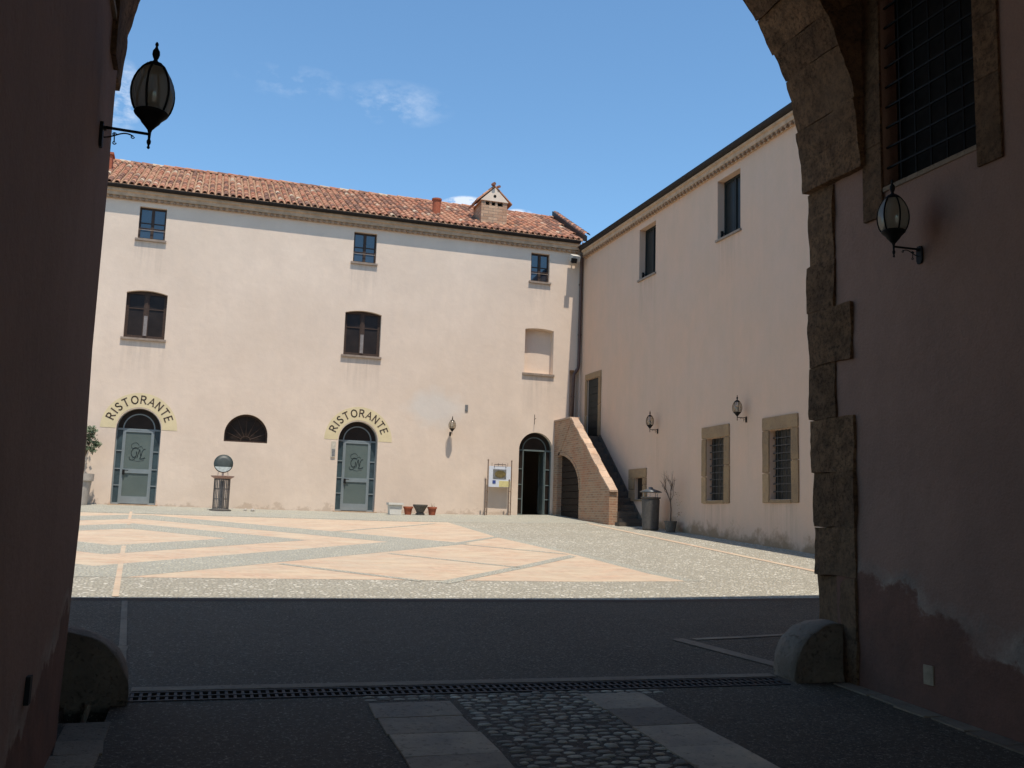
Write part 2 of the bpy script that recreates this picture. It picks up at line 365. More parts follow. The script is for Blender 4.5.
# ------------------------------------------------------------------ object helpers
def thing(name, label, cat, loc=(0, 0, 0), rz=0.0, group=None):
    o = bpy.data.objects.new(name, None); COL.objects.link(o)
    o.location = loc; o.rotation_euler = (0, 0, rz); o.empty_display_size = 0.1
    o['label'] = label; o['category'] = cat
    if group: o['group'] = group
    return o
def obj(name, bm, mat, parent=None, smooth=False, world=True, label=None):
    me = bpy.data.meshes.new(name)
    bmesh.ops.recalc_face_normals(bm, faces=bm.faces) if bm.faces else None
    bm.to_mesh(me); bm.free()
    for mm in (mat if isinstance(mat, list) else [mat]): me.materials.append(MT[mm])
    if smooth:
        for p in me.polygons: p.use_smooth = True
    o = bpy.data.objects.new(name, me); COL.objects.link(o)
    if parent:
        o.parent = parent
        if world and parent.type == 'EMPTY':
            pm = Matrix.Translation(parent.location) @ parent.rotation_euler.to_matrix().to_4x4()
            o.matrix_parent_inverse = pm.inverted()
    if label: o['label'] = label
    return o
def tag(o, label=None, cat=None, group=None, kind=None):
    if label: o['label'] = label
    if cat: o['category'] = cat
    if group: o['group'] = group
    if kind: o['kind'] = kind
    return o
def BM(): return bmesh.new()
def box(bm, x0, x1, y0, y1, z0, z1, mi=0, M=None):
    vs = [Vector((x, y, z)) for z in (z0, z1) for y in (y0, y1) for x in (x0, x1)]
    if M is not None: vs = [M @ v for v in vs]
    v = [bm.verts.new(p) for p in vs]
    for f in ((0, 2, 3, 1), (4, 5, 7, 6), (0, 1, 5, 4), (2, 6, 7, 3), (0, 4, 6, 2), (1, 3, 7, 5)):
        q = bm.faces.new([v[i] for i in f]); q.material_index = mi
def tube(bm, pts, r, n=8, r2=None, caps=True):
    pts = [Vector(p) for p in pts]; rings = []
    ref = None
    for i, p in enumerate(pts):
        d = (pts[min(i + 1, len(pts) - 1)] - pts[max(i - 1, 0)])
        if d.length < 1e-9: d = Vector((0, 0, 1))
        d.normalize()
        if ref is None: ref = d.orthogonal().normalized()
        a = (ref - d * ref.dot(d))
        a = a.normalized() if a.length > 1e-6 else d.orthogonal().normalized()
        ref = a; b = d.cross(a)
        rr = r if r2 is None else r + (r2 - r) * i / (len(pts) - 1)
        rings.append([bm.verts.new(p + (a * math.cos(2 * PI * k / n) + b * math.sin(2 * PI * k / n)) * rr) for k in range(n)])
    for i in range(len(rings) - 1):
        for k in range(n):
            bm.faces.new((rings[i][k], rings[i][(k + 1) % n], rings[i + 1][(k + 1) % n], rings[i + 1][k]))
    if caps:
        bm.faces.new(rings[0][::-1]); bm.faces.new(rings[-1])
def lathe(bm, prof, c=(0, 0, 0), n=24, M=None, mi=0):
    c = Vector(c); rings = []
    for r, z in prof:
        rings.append([bm.verts.new((M @ Vector((r * math.cos(2 * PI * k / n), r * math.sin(2 * PI * k / n), z)) if M else Vector((r * math.cos(2 * PI * k / n), r * math.sin(2 * PI * k / n), z))) + c) for k in range(n)])
    for i in range(len(rings) - 1):
        for k in range(n):
            f = bm.faces.new((rings[i][k], rings[i][(k + 1) % n], rings[i + 1][(k + 1) % n], rings[i + 1][k])); f.material_index = mi
    f = bm.faces.new(rings[0][::-1]); f.material_index = mi
    f = bm.faces.new(rings[-1]); f.material_index = mi
def prism(bm, poly, fa, fb, mi=0):
    """poly: 2D points; fa/fb map a 2D point to the two end faces"""
    A = [bm.verts.new(fa(p)) for p in poly]; B = [bm.verts.new(fb(p)) for p in poly]
    n = len(poly)
    fs = [bm.faces.new(A[::-1]), bm.faces.new(B)]
    for i in range(n): fs.append(bm.faces.new((A[i], A[(i + 1) % n], B[(i + 1) % n], B[i])))
    for f in fs: f.material_index = mi
def bevel(bm, w, seg=2):
    bmesh.ops.bevel(bm, geom=[e for e in bm.edges if e.is_manifold and e.calc_face_angle(0) > 0.5], offset=w, segments=seg, affect='EDGES', profile=0.6)
def arch_loop(x0, x1, z0, zs, rise, n=16):
    """closed loop: bottom-left, bottom-right, then over the arch (springing zs, rise) back to the left"""
    cx = (x0 + x1) / 2; w = (x1 - x0) / 2; pts = [(x0, z0), (x1, z0)]
    if rise > 0:
        if rise < w * 0.9:   # segmental
            rad = (w * w + rise * rise) / (2 * rise); a = math.asin(w / rad)
            for k in range(n + 1):
                t = a - 2 * a * k / n; pts.append((cx + rad * math.sin(t), zs + rad * math.cos(t) - rad + rise))
        else:
            for k in range(n + 1):
                t = PI * k / n; pts.append((cx + w * math.cos(t), zs + rise * math.sin(t)))
    else: pts += [(x1, zs), (x0, zs)]
    if abs(pts[1][0] - pts[2][0]) < 1e-6 and abs(pts[1][1] - pts[2][1]) < 1e-6: pts.pop(2)
    if abs(pts[0][0] - pts[-1][0]) < 1e-6 and abs(pts[0][1] - pts[-1][1]) < 1e-6: pts.pop()
    return pts
def wall_with_holes(bm, outer, holes, fmap, depth, back=False):
    """outer, holes: 2D loops; fmap(p, d) gives the 3D point at depth d behind the face"""
    loops = [outer] + [h for h in holes]
    flat = [p for l in loops for p in l]
    tri = tessellate_polygon([[Vector((p[0], p[1], 0)) for p in l] for l in loops])
    def sheet(d):
        vs = [bm.verts.new(fmap(p, d)) for p in flat]
        for t in tri:
            try: bm.faces.new([vs[i] for i in t])
            except ValueError: pass
        return vs
    F = sheet(0)
    Bk = sheet(depth) if back else None
    k = len(outer)
    if back:
        for i in range(k): bm.faces.new((F[i], F[(i + 1) % k], Bk[(i + 1) % k], Bk[i]))
    for hi, h in enumerate(holes):
        n = len(h); A = [F[k + i] for i in range(n)]
        B = [Bk[k + i] for i in range(n)] if back else [bm.verts.new(fmap(p, depth)) for p in h]
        for i in range(n): bm.faces.new((A[i], A[(i + 1) % n], B[(i + 1) % n], B[i]))
        k += n
def rough(bm, amt, seed=0, scale=3.0, only=None):
    from mathutils import noise
    for v in bm.verts:
        if only and not only(v.co): continue
        n = noise.noise_vector(v.co * scale + Vector((seed, 0, 0)))
        v.co += n * amt
def dup(root, loc, rz, label):
    r = root.copy(); COL.objects.link(r); r.location = loc; r.rotation_euler = (0, 0, rz); r['label'] = label
    for ch in [c for c in bpy.data.objects if c.parent == root]:
        c = ch.copy(); COL.objects.link(c); c.parent = r
        for g in [q for q in bpy.data.objects if q.parent == ch]:
            d = g.copy(); COL.objects.link(d); d.parent = c
    return r

# ------------------------------------------------------------------ ground
SL = 1.65 / 31.25
XB = [(-1000, 0.0), (5.5, 0.0), (9.0, 0.045), (12.49, 0.135), (1000, 0.135)]
def gz(x, y):
    yy = min(max(y, -14.0), 31.25)
    for (xa, za), (xb, zb) in zip(XB, XB[1:]):
        if x <= xb: c = za + (zb - za) * (x - xa) / (xb - xa); break
    return -1.65 + SL * yy + c
DR = (-0.33, 4.70, 7.02, 7.28)      # drain channel
PT = (-0.70, -0.43, 6.55, 6.98)     # little pit at the foot of the left wall
YA = 11.84                          # asphalt ends, courtyard begins
xs = sorted({-600, -60, -20, -0.70, -0.43, DR[0], DR[1], 5.5, 9.0, 12.49, 25, 60, 600})
ys = sorted({-600, -60, -14.0, -6.3, 0, PT[2], PT[3], DR[2], DR[3], YA, 20, 31.25, 60, 600})
bm = BM(); V = {}
def gv(x, y):
    if (x, y) not in V: V[(x, y)] = bm.verts.new((x, y, gz(x, y)))
    return V[(x, y)]
for xa, xb in zip(xs, xs[1:]):
    for ya, yb in zip(ys, ys[1:]):
        cx, cy = (xa + xb) / 2, (ya + yb) / 2
        if DR[0] < cx < DR[1] and DR[2] < cy < DR[3]: continue
        if PT[0] < cx < PT[1] and PT[2] < cy < PT[3]: continue
        f = bm.faces.new((gv(xa, ya), gv(xb, ya), gv(xb, yb), gv(xa, yb)))
        f.material_index = 0 if -7 < cy < YA else 1  # unseen ground behind the gatehouse also made pale, to bounce light inside
for a, b, c, d, dep in ((*DR, 0.3), (*PT, 0.35)):   # sides and floor of the two openings
    t = [Vector((x, y, gz(x, y))) for x, y in ((a, c), (b, c), (b, d), (a, d))]
    tv = [bm.verts.new(p) for p in t]; lv = [bm.verts.new(p - Vector((0, 0, dep))) for p in t]
    for i in range(4): f = bm.faces.new((tv[i], lv[i], lv[(i + 1) % 4], tv[(i + 1) % 4])); f.material_index = 0
    bm.faces.new(lv).material_index = 0
g = obj('ground', bm, ['asphalt', 'cobble']); tag(g, kind='structure')

def sheet(name, polys, mat, off, clip=None, kind='structure'):
    bm = BM()
    for poly in polys:
        b2 = BM(); vs = [b2.verts.new((x, y, 0)) for x, y in poly]; b2.faces.new(vs)
        if clip:
            for co, no in clip:
                bmesh.ops.bisect_plane(b2, geom=b2.verts[:] + b2.edges[:] + b2.faces[:], plane_co=co, plane_no=no, clear_outer=True)
        for x in (5.5, 9.0, 12.49):
            bmesh.ops.bisect_plane(b2, geom=b2.verts[:] + b2.edges[:] + b2.faces[:], plane_co=(x, 0, 0), plane_no=(1, 0, 0))
        for f in b2.faces:
            bm.faces.new([bm.verts.new((v.co.x, v.co.y, gz(v.co.x, v.co.y) + off)) for v in f.verts])
        b2.free()
    for f in bm.faces:
        if f.normal.z < 0: f.normal_flip()
    me = bpy.data.meshes.new(name); bm.normal_update(); bm.to_mesh(me); bm.free(); me.materials.append(MT[mat])
    o = bpy.data.objects.new(name, me); COL.objects.link(o); tag(o, kind=kind); return o
PX0, PX1, PY0, PY1 = -12.5, 7.55, 13.70, 26.7
CX, CY = -1.3, 20.1
clip = [((PX1, 0, 0), (1, 0, 0)), ((PX0, 0, 0), (-1, 0, 0)), ((0, PY0, 0), (0, -1, 0)), ((0, PY1, 0), (0, 1, 0))]
BR = [(7.3, PY0), (7.15, 14.7), (7.1, 17.5), (6.75, 21.8), (6.85, 27.0)]
sheet('brick_paving', [[(PX0, PY0)] + BR + [(PX0, 27.3)]], 'brickfloor', 0.002)
def ring(a, b):
    D = [(1, 0), (0, 1), (-1, 0), (0, -1)]; out = []
    for i in range(4):
        p, q = D[i], D[(i + 1) % 4]
        out.append([(CX + p[0] * a, CY + p[1] * a), (CX + p[0] * b, CY + p[1] * b), (CX + q[0] * b, CY + q[1] * b), (CX + q[0] * a, CY + q[1] * a)])
    return out
def strip(p, q, w):
    p, q = Vector(p), Vector(q); d = (q - p).normalized(); n = Vector((-d.y, d.x)) * w / 2
    return [tuple(p + n), tuple(p - n), tuple(q - n), tuple(q + n)]
sheet('cobble_bands', ring(1.95, 3.5) + ring(5.15, 6.9), 'greyband', 0.0035, clip)
lines = [((1.3, 15.6), (3.1, 13.6), .15), ((3.35, 13.4), (7.1, 17.75), .22), ((3.4, 17.57), (5.2, 15.54), .12), ((4.8, 19.5), (6.8, 22.0), .17),
         ((2.9, 22.4), (6.3, 26.4), .13), ((5.4, 19.9), (7.2, 17.6), .12)]
sheet('cobble_lines', [strip(*l) for l in lines], 'greyband', 0.005, [((6.95, 0, 0), (1, 0, 0))])
sheet('cobble_border', [[p, (p[0] + .26, p[1]), (q[0] + .26, q[1]), q] for p, q in zip(BR, BR[1:])], 'greyband', 0.0025)
sheet('grey_paving_margin', [[(-14, 27.75), (11.5, 27.05), (11.5, 31.2), (-14, 31.2)]], 'greyband', 0.003)
sheet('brick_line', [strip((-0.78, 11.9), (-1.12, 18.1), .07), strip((-1.38, 23.2), (-1.62, 28), .07)], 'brickfloor', 0.0065)
sheet('brick_border_line', [strip((11.15, 27), (10.6, 17.6), .16), strip((10.6, 17.6), (10.3, 12), .16)], 'brickfloor', 0.0065)
sheet('asphalt_edge_bricks', [[(-20, 11.60), (12.4, 11.60), (12.4, 11.80), (-20, 11.80)]], 'edgebrick', 0.003)
sheet('brick_line_in_asphalt', [strip((-0.66, 11.58), (-0.43, 7.9), .06)], 'kerb', 0.005)
sheet('stone_band', [strip((4.72, 9.05), (5.08, 7.6), .17), strip((4.9, 9.02), (7.2, 9.35), .09), strip((-0.75, 8.85), (-.45, 8.85), .22)], 'kerb', 0.007)
sheet('drain_edge_stone', [[(-0.33, 7.30), (4.75, 7.30), (4.75, 7.42), (-0.33, 7.42)]], 'kerb', 0.008)

def blocks(name, rects, mat, h=0.012, bev=0.010, jitter=0.014):
    bm = BM()
    for poly in rects:
        b2 = BM(); vs = [(x + random.uniform(-jitter, jitter), y + random.uniform(-jitter, jitter)) for x, y in poly]
        prism(b2, vs, lambda p: Vector((p[0], p[1], gz(*p) - 0.03)), lambda p: Vector((p[0], p[1], gz(*p) + h)))
        bevel(b2, bev, 2)
        me = bpy.data.meshes.new('t'); b2.to_mesh(me); b2.free(); bm.from_mesh(me); bpy.data.meshes.remove(me)
    o = obj(name, bm, mat); tag(o, kind='structure'); return o
rects = []
y = 6.78
while y > -3:
    L = random.uniform(0.36, 0.5)
    rects.append([(1.20, y - L + .012), (1.775, y - L + .012), (1.775, y), (1.20, y)])
    y -= L
y = 6.86
while y > -3:
    L = random.uniform(0.42, 0.6)
    rects.append([(2.81, y - L + .012), (3.29, y - L + .012), (3.29, y), (2.81, y)])
    y -= L
blocks('slab_strips', rects, 'slab')
rects = []
y = 7.0
while y > -3:
    L = random.uniform(0.32, 0.55); w = random.uniform(0.15, 0.2)
    rects.append([(5.254 - w, y - L + .015), (5.254, y - L + .015), (5.254, y), (5.254 - w, y)]); y -= L
y = 6.5
while y > -3:
    L = random.uniform(0.25, 0.45); w = random.uniform(0.2, 0.26)
    rects.append([(-0.64, y - L + .015), (-0.64 + w, y - L + .015), (-0.64 + w, y), (-0.64, y)]); y -= L
blocks('wall_foot_slabs', rects, 'kerb')

# rounded pebbles between the slab strips
bm = BM(); cells = []
yy = 6.97
while yy > 2.0:
    r0 = 0.0; x = 1.80 + random.uniform(0, .05)
    while x < 2.79:
        w = random.uniform(0.07, 0.135); h = random.uniform(0.055, 0.08)
        cells.append((x + w / 2, yy + random.uniform(-.024, .024), w / 2 * 0.86, h / 2 * 0.92)); x += w
    yy -= 0.073
for yy2 in (6.90, 6.97):
    x = 1.25
    while x < 3.5:
        if x < 1.79 or x > 2.8: cells.append((x, yy2, 0.045, 0.03))
        x += 0.1
for cx, cy, a, b in cells:
    if random.random() < 0.04: continue
    n = 9; t0 = random.uniform(-.5, .5); hh = random.uniform(0.004, 0.009); z = gz(cx, cy)
    outs = []
    jit = [random.uniform(0.85, 1.08) for _ in range(n)]
    for rr, zz in ((1.0, 0.0), (0.86, 0.65), (0.5, 1.0)):
        outs.append([bm.verts.new((cx + a * rr * jit[k] * math.cos(2 * PI * k / n + t0), cy + b * rr * jit[k] * math.sin(2 * PI * k / n + t0), z + hh * zz)) for k in range(n)])
    for i in range(2):
        for k in range(n): bm.faces.new((outs[i][k], outs[i][(k + 1) % n], outs[i + 1][(k + 1) % n], outs[i + 1][k]))
    bm.faces.new(outs[2])
pb = obj('cobblestones', bm, 'pebble', smooth=True); tag(pb, kind='stuff', label='rounded river cobbles set between the two slab strips', cat='cobblestones')

# drain grate: bars across a dark channel, two rows of slots
root = thing('drain_grate', 'long iron drain grate with two rows of slots across the passage floor', 'drain', (2.2, 7.15, gz(2.2, 7.15)))
bm = BM()
def gbox(bm, x0, x1, y0, y1, lo, hi):
    A = [(x0, y0), (x1, y0), (x1, y1), (x0, y1)]
    prism(bm, A, lambda p: Vector((p[0], p[1], gz(*p) + lo)), lambda p: Vector((p[0], p[1], gz(*p) + hi)))
for y0, y1 in ((7.021, 7.045), (7.139, 7.161), (7.255, 7.279)): gbox(bm, -0.329, 4.699, y0, y1, -0.02, 0.007)
obj('frame', bm, 'rustiron', root)
bm = BM(); x = -0.325
while x < 4.69:
    gbox(bm, x, x + 0.021, 7.043, 7.257, -0.018, 0.004); x += 0.0555
obj('grate_bars', bm, 'rustiron', root)
# bits lying in the pit
o = BM(); tube(o, [(-0.60, 6.62, gz(-.6, 6.6) - .3), (-0.57, 6.75, gz(-.6, 6.6) - .05), (-0.545, 6.80, gz(-.6, 6.6) + .05)], 0.018, 7)
tag(obj('broken_pipe', o, 'kerb'), 'short grey pipe stub sticking out of the pit beside the left guard stone', 'pipe')

# ------------------------------------------------------------------ gatehouse (the archway we stand in)
LX, RX = -0.64, 5.255
AX, AR, AZ, AY0, AY1 = 2.21, 2.98, 3.06, 6.68, 7.50
gate = thing('gatehouse', 'shaded gatehouse passage of plaster and brown stone with a round arch', 'building', (2.2, 0, gz(2.2, 0)))
ZT = 7.0
def side_wall(X, sgn, x_far, nm):
    bm = BM()
    wa, wb = (5.43, 6.46) if sgn > 0 else (4.85, 5.72)
    hole = arch_loop(wa, wb, 2.80, 4.75, 0.0)
    ye = 6.12 if sgn < 0 else 7.16
    outer = [(-6, -2.6), (ye, -2.6), (ye, ZT), (-6, ZT)]
    wall_with_holes(bm, outer, [hole], lambda p, d: Vector((X + sgn * d, p[0], p[1])), 0.42)
    # subdivide for an uneven surface
    bmesh.ops.triangulate(bm, faces=bm.faces)
    for cut in range(1, 36):
        bmesh.ops.bisect_plane(bm, geom=bm.verts[:] + bm.edges[:] + bm.faces[:], plane_co=(0, -9 + cut * 0.45, 0), plane_no=(0, 1, 0))
    for cut in range(1, 20):
        bmesh.ops.bisect_plane(bm, geom=bm.verts[:] + bm.edges[:] + bm.faces[:], plane_co=(0, 0, -2.6 + cut * 0.5), plane_no=(0, 0, 1))
    from mathutils import noise
    for v in bm.verts:
        if abs(v.co.x - X) < 0.01: v.co.x += noise.noise(v.co * 0.9 + Vector((sgn * 7, 0, 0))) * 0.022
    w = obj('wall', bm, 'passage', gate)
    # mass of masonry behind the plaster
    bm = BM(); box(bm, *( (X - 14, X - 0.44) if sgn < 0 else (X + 0.44, X + 7.2) ), -6, 7.36, -2.6, 10.2); obj('wall', bm, 'facade', gate)
    # closing strip beside the window recess (between plaster and mass)
    # window: dark back, grille, stone surround
    fr = BM()
    for y0, y1, z0, z1 in ((wa - .23, wa - .004, 2.62, 4.75), (wb + .004, wb + .24, 2.56, 4.75), (wa - .23, wb + .24, 4.75, 5.1)):
        zz = z0
        while zz < z1 - 0.02:
            h = min(random.uniform(0.45, 0.75), z1 - zz)
            a, b = sorted((X - sgn * 0.022, X + sgn * 0.10))
            b2 = BM(); box(b2, a, b, y0, y1, zz + .006, zz + h); bevel(b2, 0.015)
            me = bpy.data.meshes.new('t'); b2.to_mesh(me); b2.free(); fr.from_mesh(me); bpy.data.meshes.remove(me)
            zz += h
    win = obj('window', fr, 'tuff', gate)
    bm = BM()
    for k in range(1, 6):
        yy = wa + (wb - wa) * k / 6; tube(bm, [(X + sgn * .04, yy, 2.80), (X + sgn * .04, yy, 4.75)], 0.010, 6)
    for k in range(1, 11):
        zz = 2.80 + 1.95 * k / 11; box(bm, *sorted((X + sgn * .032, X + sgn * .048)), wa, wb, zz - .007, zz + .007)
    obj('grille', bm, 'iron', win)
    bm = BM(); box(bm, *sorted((X + sgn * .15, X + sgn * .18)), wa - .03, wb + .04, 2.75, 4.8); obj('pane', bm, 'void', win)
    bm = BM(); box(bm, *sorted((X - sgn * .012, X + sgn * .25)), wa, wb, 2.765, 2.803); obj('sill', bm, 'kerb', win)
side_wall(LX, -1, 0, 'left'); side_wall(RX, 1, 0, 'right')
# vault, unseen rear end with doorway sized for fill light, upper storey and roof
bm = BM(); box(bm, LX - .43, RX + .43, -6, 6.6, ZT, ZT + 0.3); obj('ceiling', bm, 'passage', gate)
bm = BM(); rear = arch_loop(-0.2, 4.8, -2.6, 1.7, 2.5)
wall_with_holes(bm, [(LX - .43, -2.6), (RX + .43, -2.6), (RX + .43, ZT), (LX - .43, ZT)], [[(x, z + (0.001 if z < -2.5 else 0)) for x, z in rear]],
                lambda p, d: Vector((p[0], -6 + d, p[1])), 0.6, True)
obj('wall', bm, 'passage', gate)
# front wall over the arch: spandrel between arch ring and passage, full thickness
bm = BM()
n = 40; ring_r = AR + 0.42
pts = []
for k in range(n + 1):
    t = PI * k / n; pts.append((AX + ring_r * math.cos(t), AZ + ring_r * math.sin(t)))
poly = [(AX + 5.6, AZ - .4), (AX + ring_r, AZ - .4)] + pts + [(AX - ring_r, AZ - .4), (AX - 5.6, AZ - .4), (AX - 5.6, 10.2), (AX + 5.6, 10.2)]
tri = tessellate_polygon([[Vector((p[0], p[1], 0)) for p in poly]])
for yv in (AY0 + .06, AY1 - .03):
    vs = [bm.verts.new((p[0], yv, p[1])) for p in poly]
    for t in tri: bm.faces.new([vs[i] for i in t])
    if yv < 7: A = vs
    else:
        for i in range(len(vs)): bm.faces.new((A[i], A[(i + 1) % len(vs)], vs[(i + 1) % len(vs)], vs[i]))
obj('spandrel_wall', bm, 'tuff', gate)
bm = BM(); box(bm, -15.2, 12.48, -6.3, AY1 - .02, 10.2, 10.32)
prism(bm, [(-15.2, 7.44), (12.48, 7.44), (12.48, 8.26), (3.0, 7.89), (-15.2, 7.87)], lambda p: Vector((p[0], p[1], 10.06)), lambda p: Vector((p[0], p[1], 10.198)))  # unseen eave, outer edge skewed to set its shadow line on the ground
obj('roof', bm, 'tile', gate)
# voussoirs
def merge(dst, src):
    me = bpy.data.meshes.new('t'); src.to_mesh(me); src.free(); dst.from_mesh(me); bpy.data.meshes.remove(me)
def stone_block(dst, corners_fn, seed, amt=0.018, cuts=3, bev=0.014):
    """corners_fn(u,v,w) for u,v,w in 0..1 -> point"""
    b = BM(); N = cuts
    vs = {}
    for i in range(N + 1):
        for j in range(N + 1):
            for k in range(N + 1):
                if 0 < i < N and 0 < j < N and 0 < k < N: continue
                vs[(i, j, k)] = b.verts.new(corners_fn(i / N, j / N, k / N))
    for a in range(N):
        for c in range(N):
            for s in (0, N):
                for q in (((s, a, c), (s, a + 1, c), (s, a + 1, c + 1), (s, a, c + 1)), ((a, s, c), (a + 1, s, c), (a + 1, s, c + 1), (a, s, c + 1)), ((a, c, s), (a + 1, c, s), (a + 1, c + 1, s), (a, c + 1, s))):
                    b.faces.new([vs[t] for t in q])
    bmesh.ops.recalc_face_normals(b, faces=b.faces)
    # pull the corners in a little, then roughen
    ctr = sum((v.co for v in b.verts), Vector()) / len(b.verts)
    for key, v in vs.items():
        ext = sum(1 for t in key if t in (0, N))
        if ext >= 2: v.co += (ctr - v.co).normalized() * bev * (ext - 1)
    rough(b, amt, seed * 0.37, 3.0); rough(b, amt * .45, seed, 11.0)
    merge(dst, b)
bm = BM(); t = 0.0; seed = 1
while t < PI - 0.02:
    dt = min(random.uniform(0.09, 0.24), PI - t)
    if PI - t - dt < 0.06: dt = PI - t
    r0 = AR + random.uniform(-.012, .012); r1 = AR + random.uniform(0.44, 0.62); y0 = AY0 + random.uniform(-.02, .02); y1 = AY1 + random.uniform(-.015, .02)
    def cf(u, v, w, t=t, dt=dt, r0=r0, r1=r1, y0=y0, y1=y1):
        a = t + 0.0005 + (dt - 0.001) * u; r = r0 + (r1 - r0) * v
        return Vector((AX + r * math.cos(a), y0 + (y1 - y0) * w, AZ + r * math.sin(a)))
    stone_block(bm, cf, seed, 0.018, 8, .002); t += dt; seed += 1
obj('arch', bm, 'tuff', gate, smooth=False)
# jamb quoins both sides, long and short
for sx, X in ((1, RX - 0.03), (-1, LX - 0.215)):
    bm = BM(); z = -1.45; k = 0
    levels = [-1.45, -.92, -.42, .0, .47, .95, 1.42, 1.93, 2.36, AZ] if sx > 0 else [-1.45, -1.0, -.55, -.15, .35, .7, 1.2, 1.6, 2.05, 2.4, AZ]
    while k < len(levels) - 1:
        z = levels[k]; h = levels[k + 1] - z
        zc = z + h / 2
        depth = 6.88 if (zc < 0.95 or 1.42 < zc < 1.95) else 7.12
        if sx < 0: depth = 6.14
        x0 = X + random.uniform(-.012, .008); yb = AY1 + random.uniform(-.03, .03)
        wear = (0.085 if zc < -0.5 else 0.035 if zc < 0.7 else 0.0) if sx > 0 else 0.0
        def cf(u, v, w, z=z, h=h, x0=x0, depth=depth, yb=yb, wear=wear):
            return Vector((x0 + wear * v + sx * 0.5 * u, depth + (yb - depth) * v, z + 0.001 + (h - 0.002) * w))
        stone_block(bm, cf, seed, 0.020, 8, .003); k += 1; seed += 1
    obj('jamb', bm, 'tuff', gate)
# backing behind the short quoins so that no gap opens
bm = BM(); box(bm, RX + 0.05, RX + .42, 7.10, 7.36, -2.4, AZ + 0.2); obj('wall', bm, 'passage', gate)
bm = BM(); box(bm, LX - .45, LX - 0.24, 6.06, 7.36, -2.4, AZ + 0.2); obj('wall', bm, 'tuff', gate)

# small fittings of the passage
bm = BM(); box(bm, RX - .012, RX + .01, 6.03, 6.13, gz(5, 6) + .20, gz(5, 6) + .34); bevel(bm, .004)
tag(obj('junction_plate', bm, 'edgebrick2'), 'small beige junction plate low on the right passage wall', 'wall plate')
bm = BM(); box(bm, LX - .01, LX + .015, 4.76, 4.82, -0.87, -0.75); bevel(bm, .005)
tag(obj('cable_clip', bm, 'iron'), 'small black fitting low on the left passage wall', 'wall fitting')

# guard stones at the foot of both jambs
def guard(name, x_wall, sx, rw, h, y0, y1, label):
    bm = BM(); n = 14; zb = gz(x_wall, (y0 + y1) / 2) - 0.05
    prof = [(x_wall + sx * -0.12, zb), ]
    prof = [(x_wall - sx * 0.25, zb)]
    for k in range(n + 1):
        t = PI / 2 * k / n
        prof.append((x_wall + sx * (rw * math.cos(t) ** 0.8), zb + 0.10 + (h - 0.05) * math.sin(t) ** 0.95))
    prof.insert(1, (x_wall + sx * rw * 0.98, zb))
    prof.append((x_wall - sx * 0.25, zb + 0.10 + (h - 0.05) * 0.99))
    prism(bm, prof, lambda p: Vector((p[0], y0, p[1])), lambda p: Vector((p[0], y1, p[1])))
    bevel(bm, 0.075, 4)
    bmesh.ops.triangulate(bm, faces=[f for f in bm.faces if len(f.verts) > 4])
    bmesh.ops.subdivide_edges(bm, edges=[e for e in bm.edges if e.calc_length() > .08], cuts=2, use_grid_fill=False)
    rough(bm, 0.018, 3, 4); rough(bm, 0.008, 9, 14)
    o = obj(name, bm, 'guard', smooth=True); tag(o, label, 'guard stone', 'rounded guard stones at the arch'); return o
guard('guard_stone', 5.26, -1, 0.47, 0.46, 7.08, 7.42, 'rounded pale guard stone at the foot of the right arch jamb')
guard('guard_stone', -0.80, 1, 0.46, 0.46, 6.93, 7.20, 'rounded dark guard stone at the foot of the left arch jamb, beside the pit')

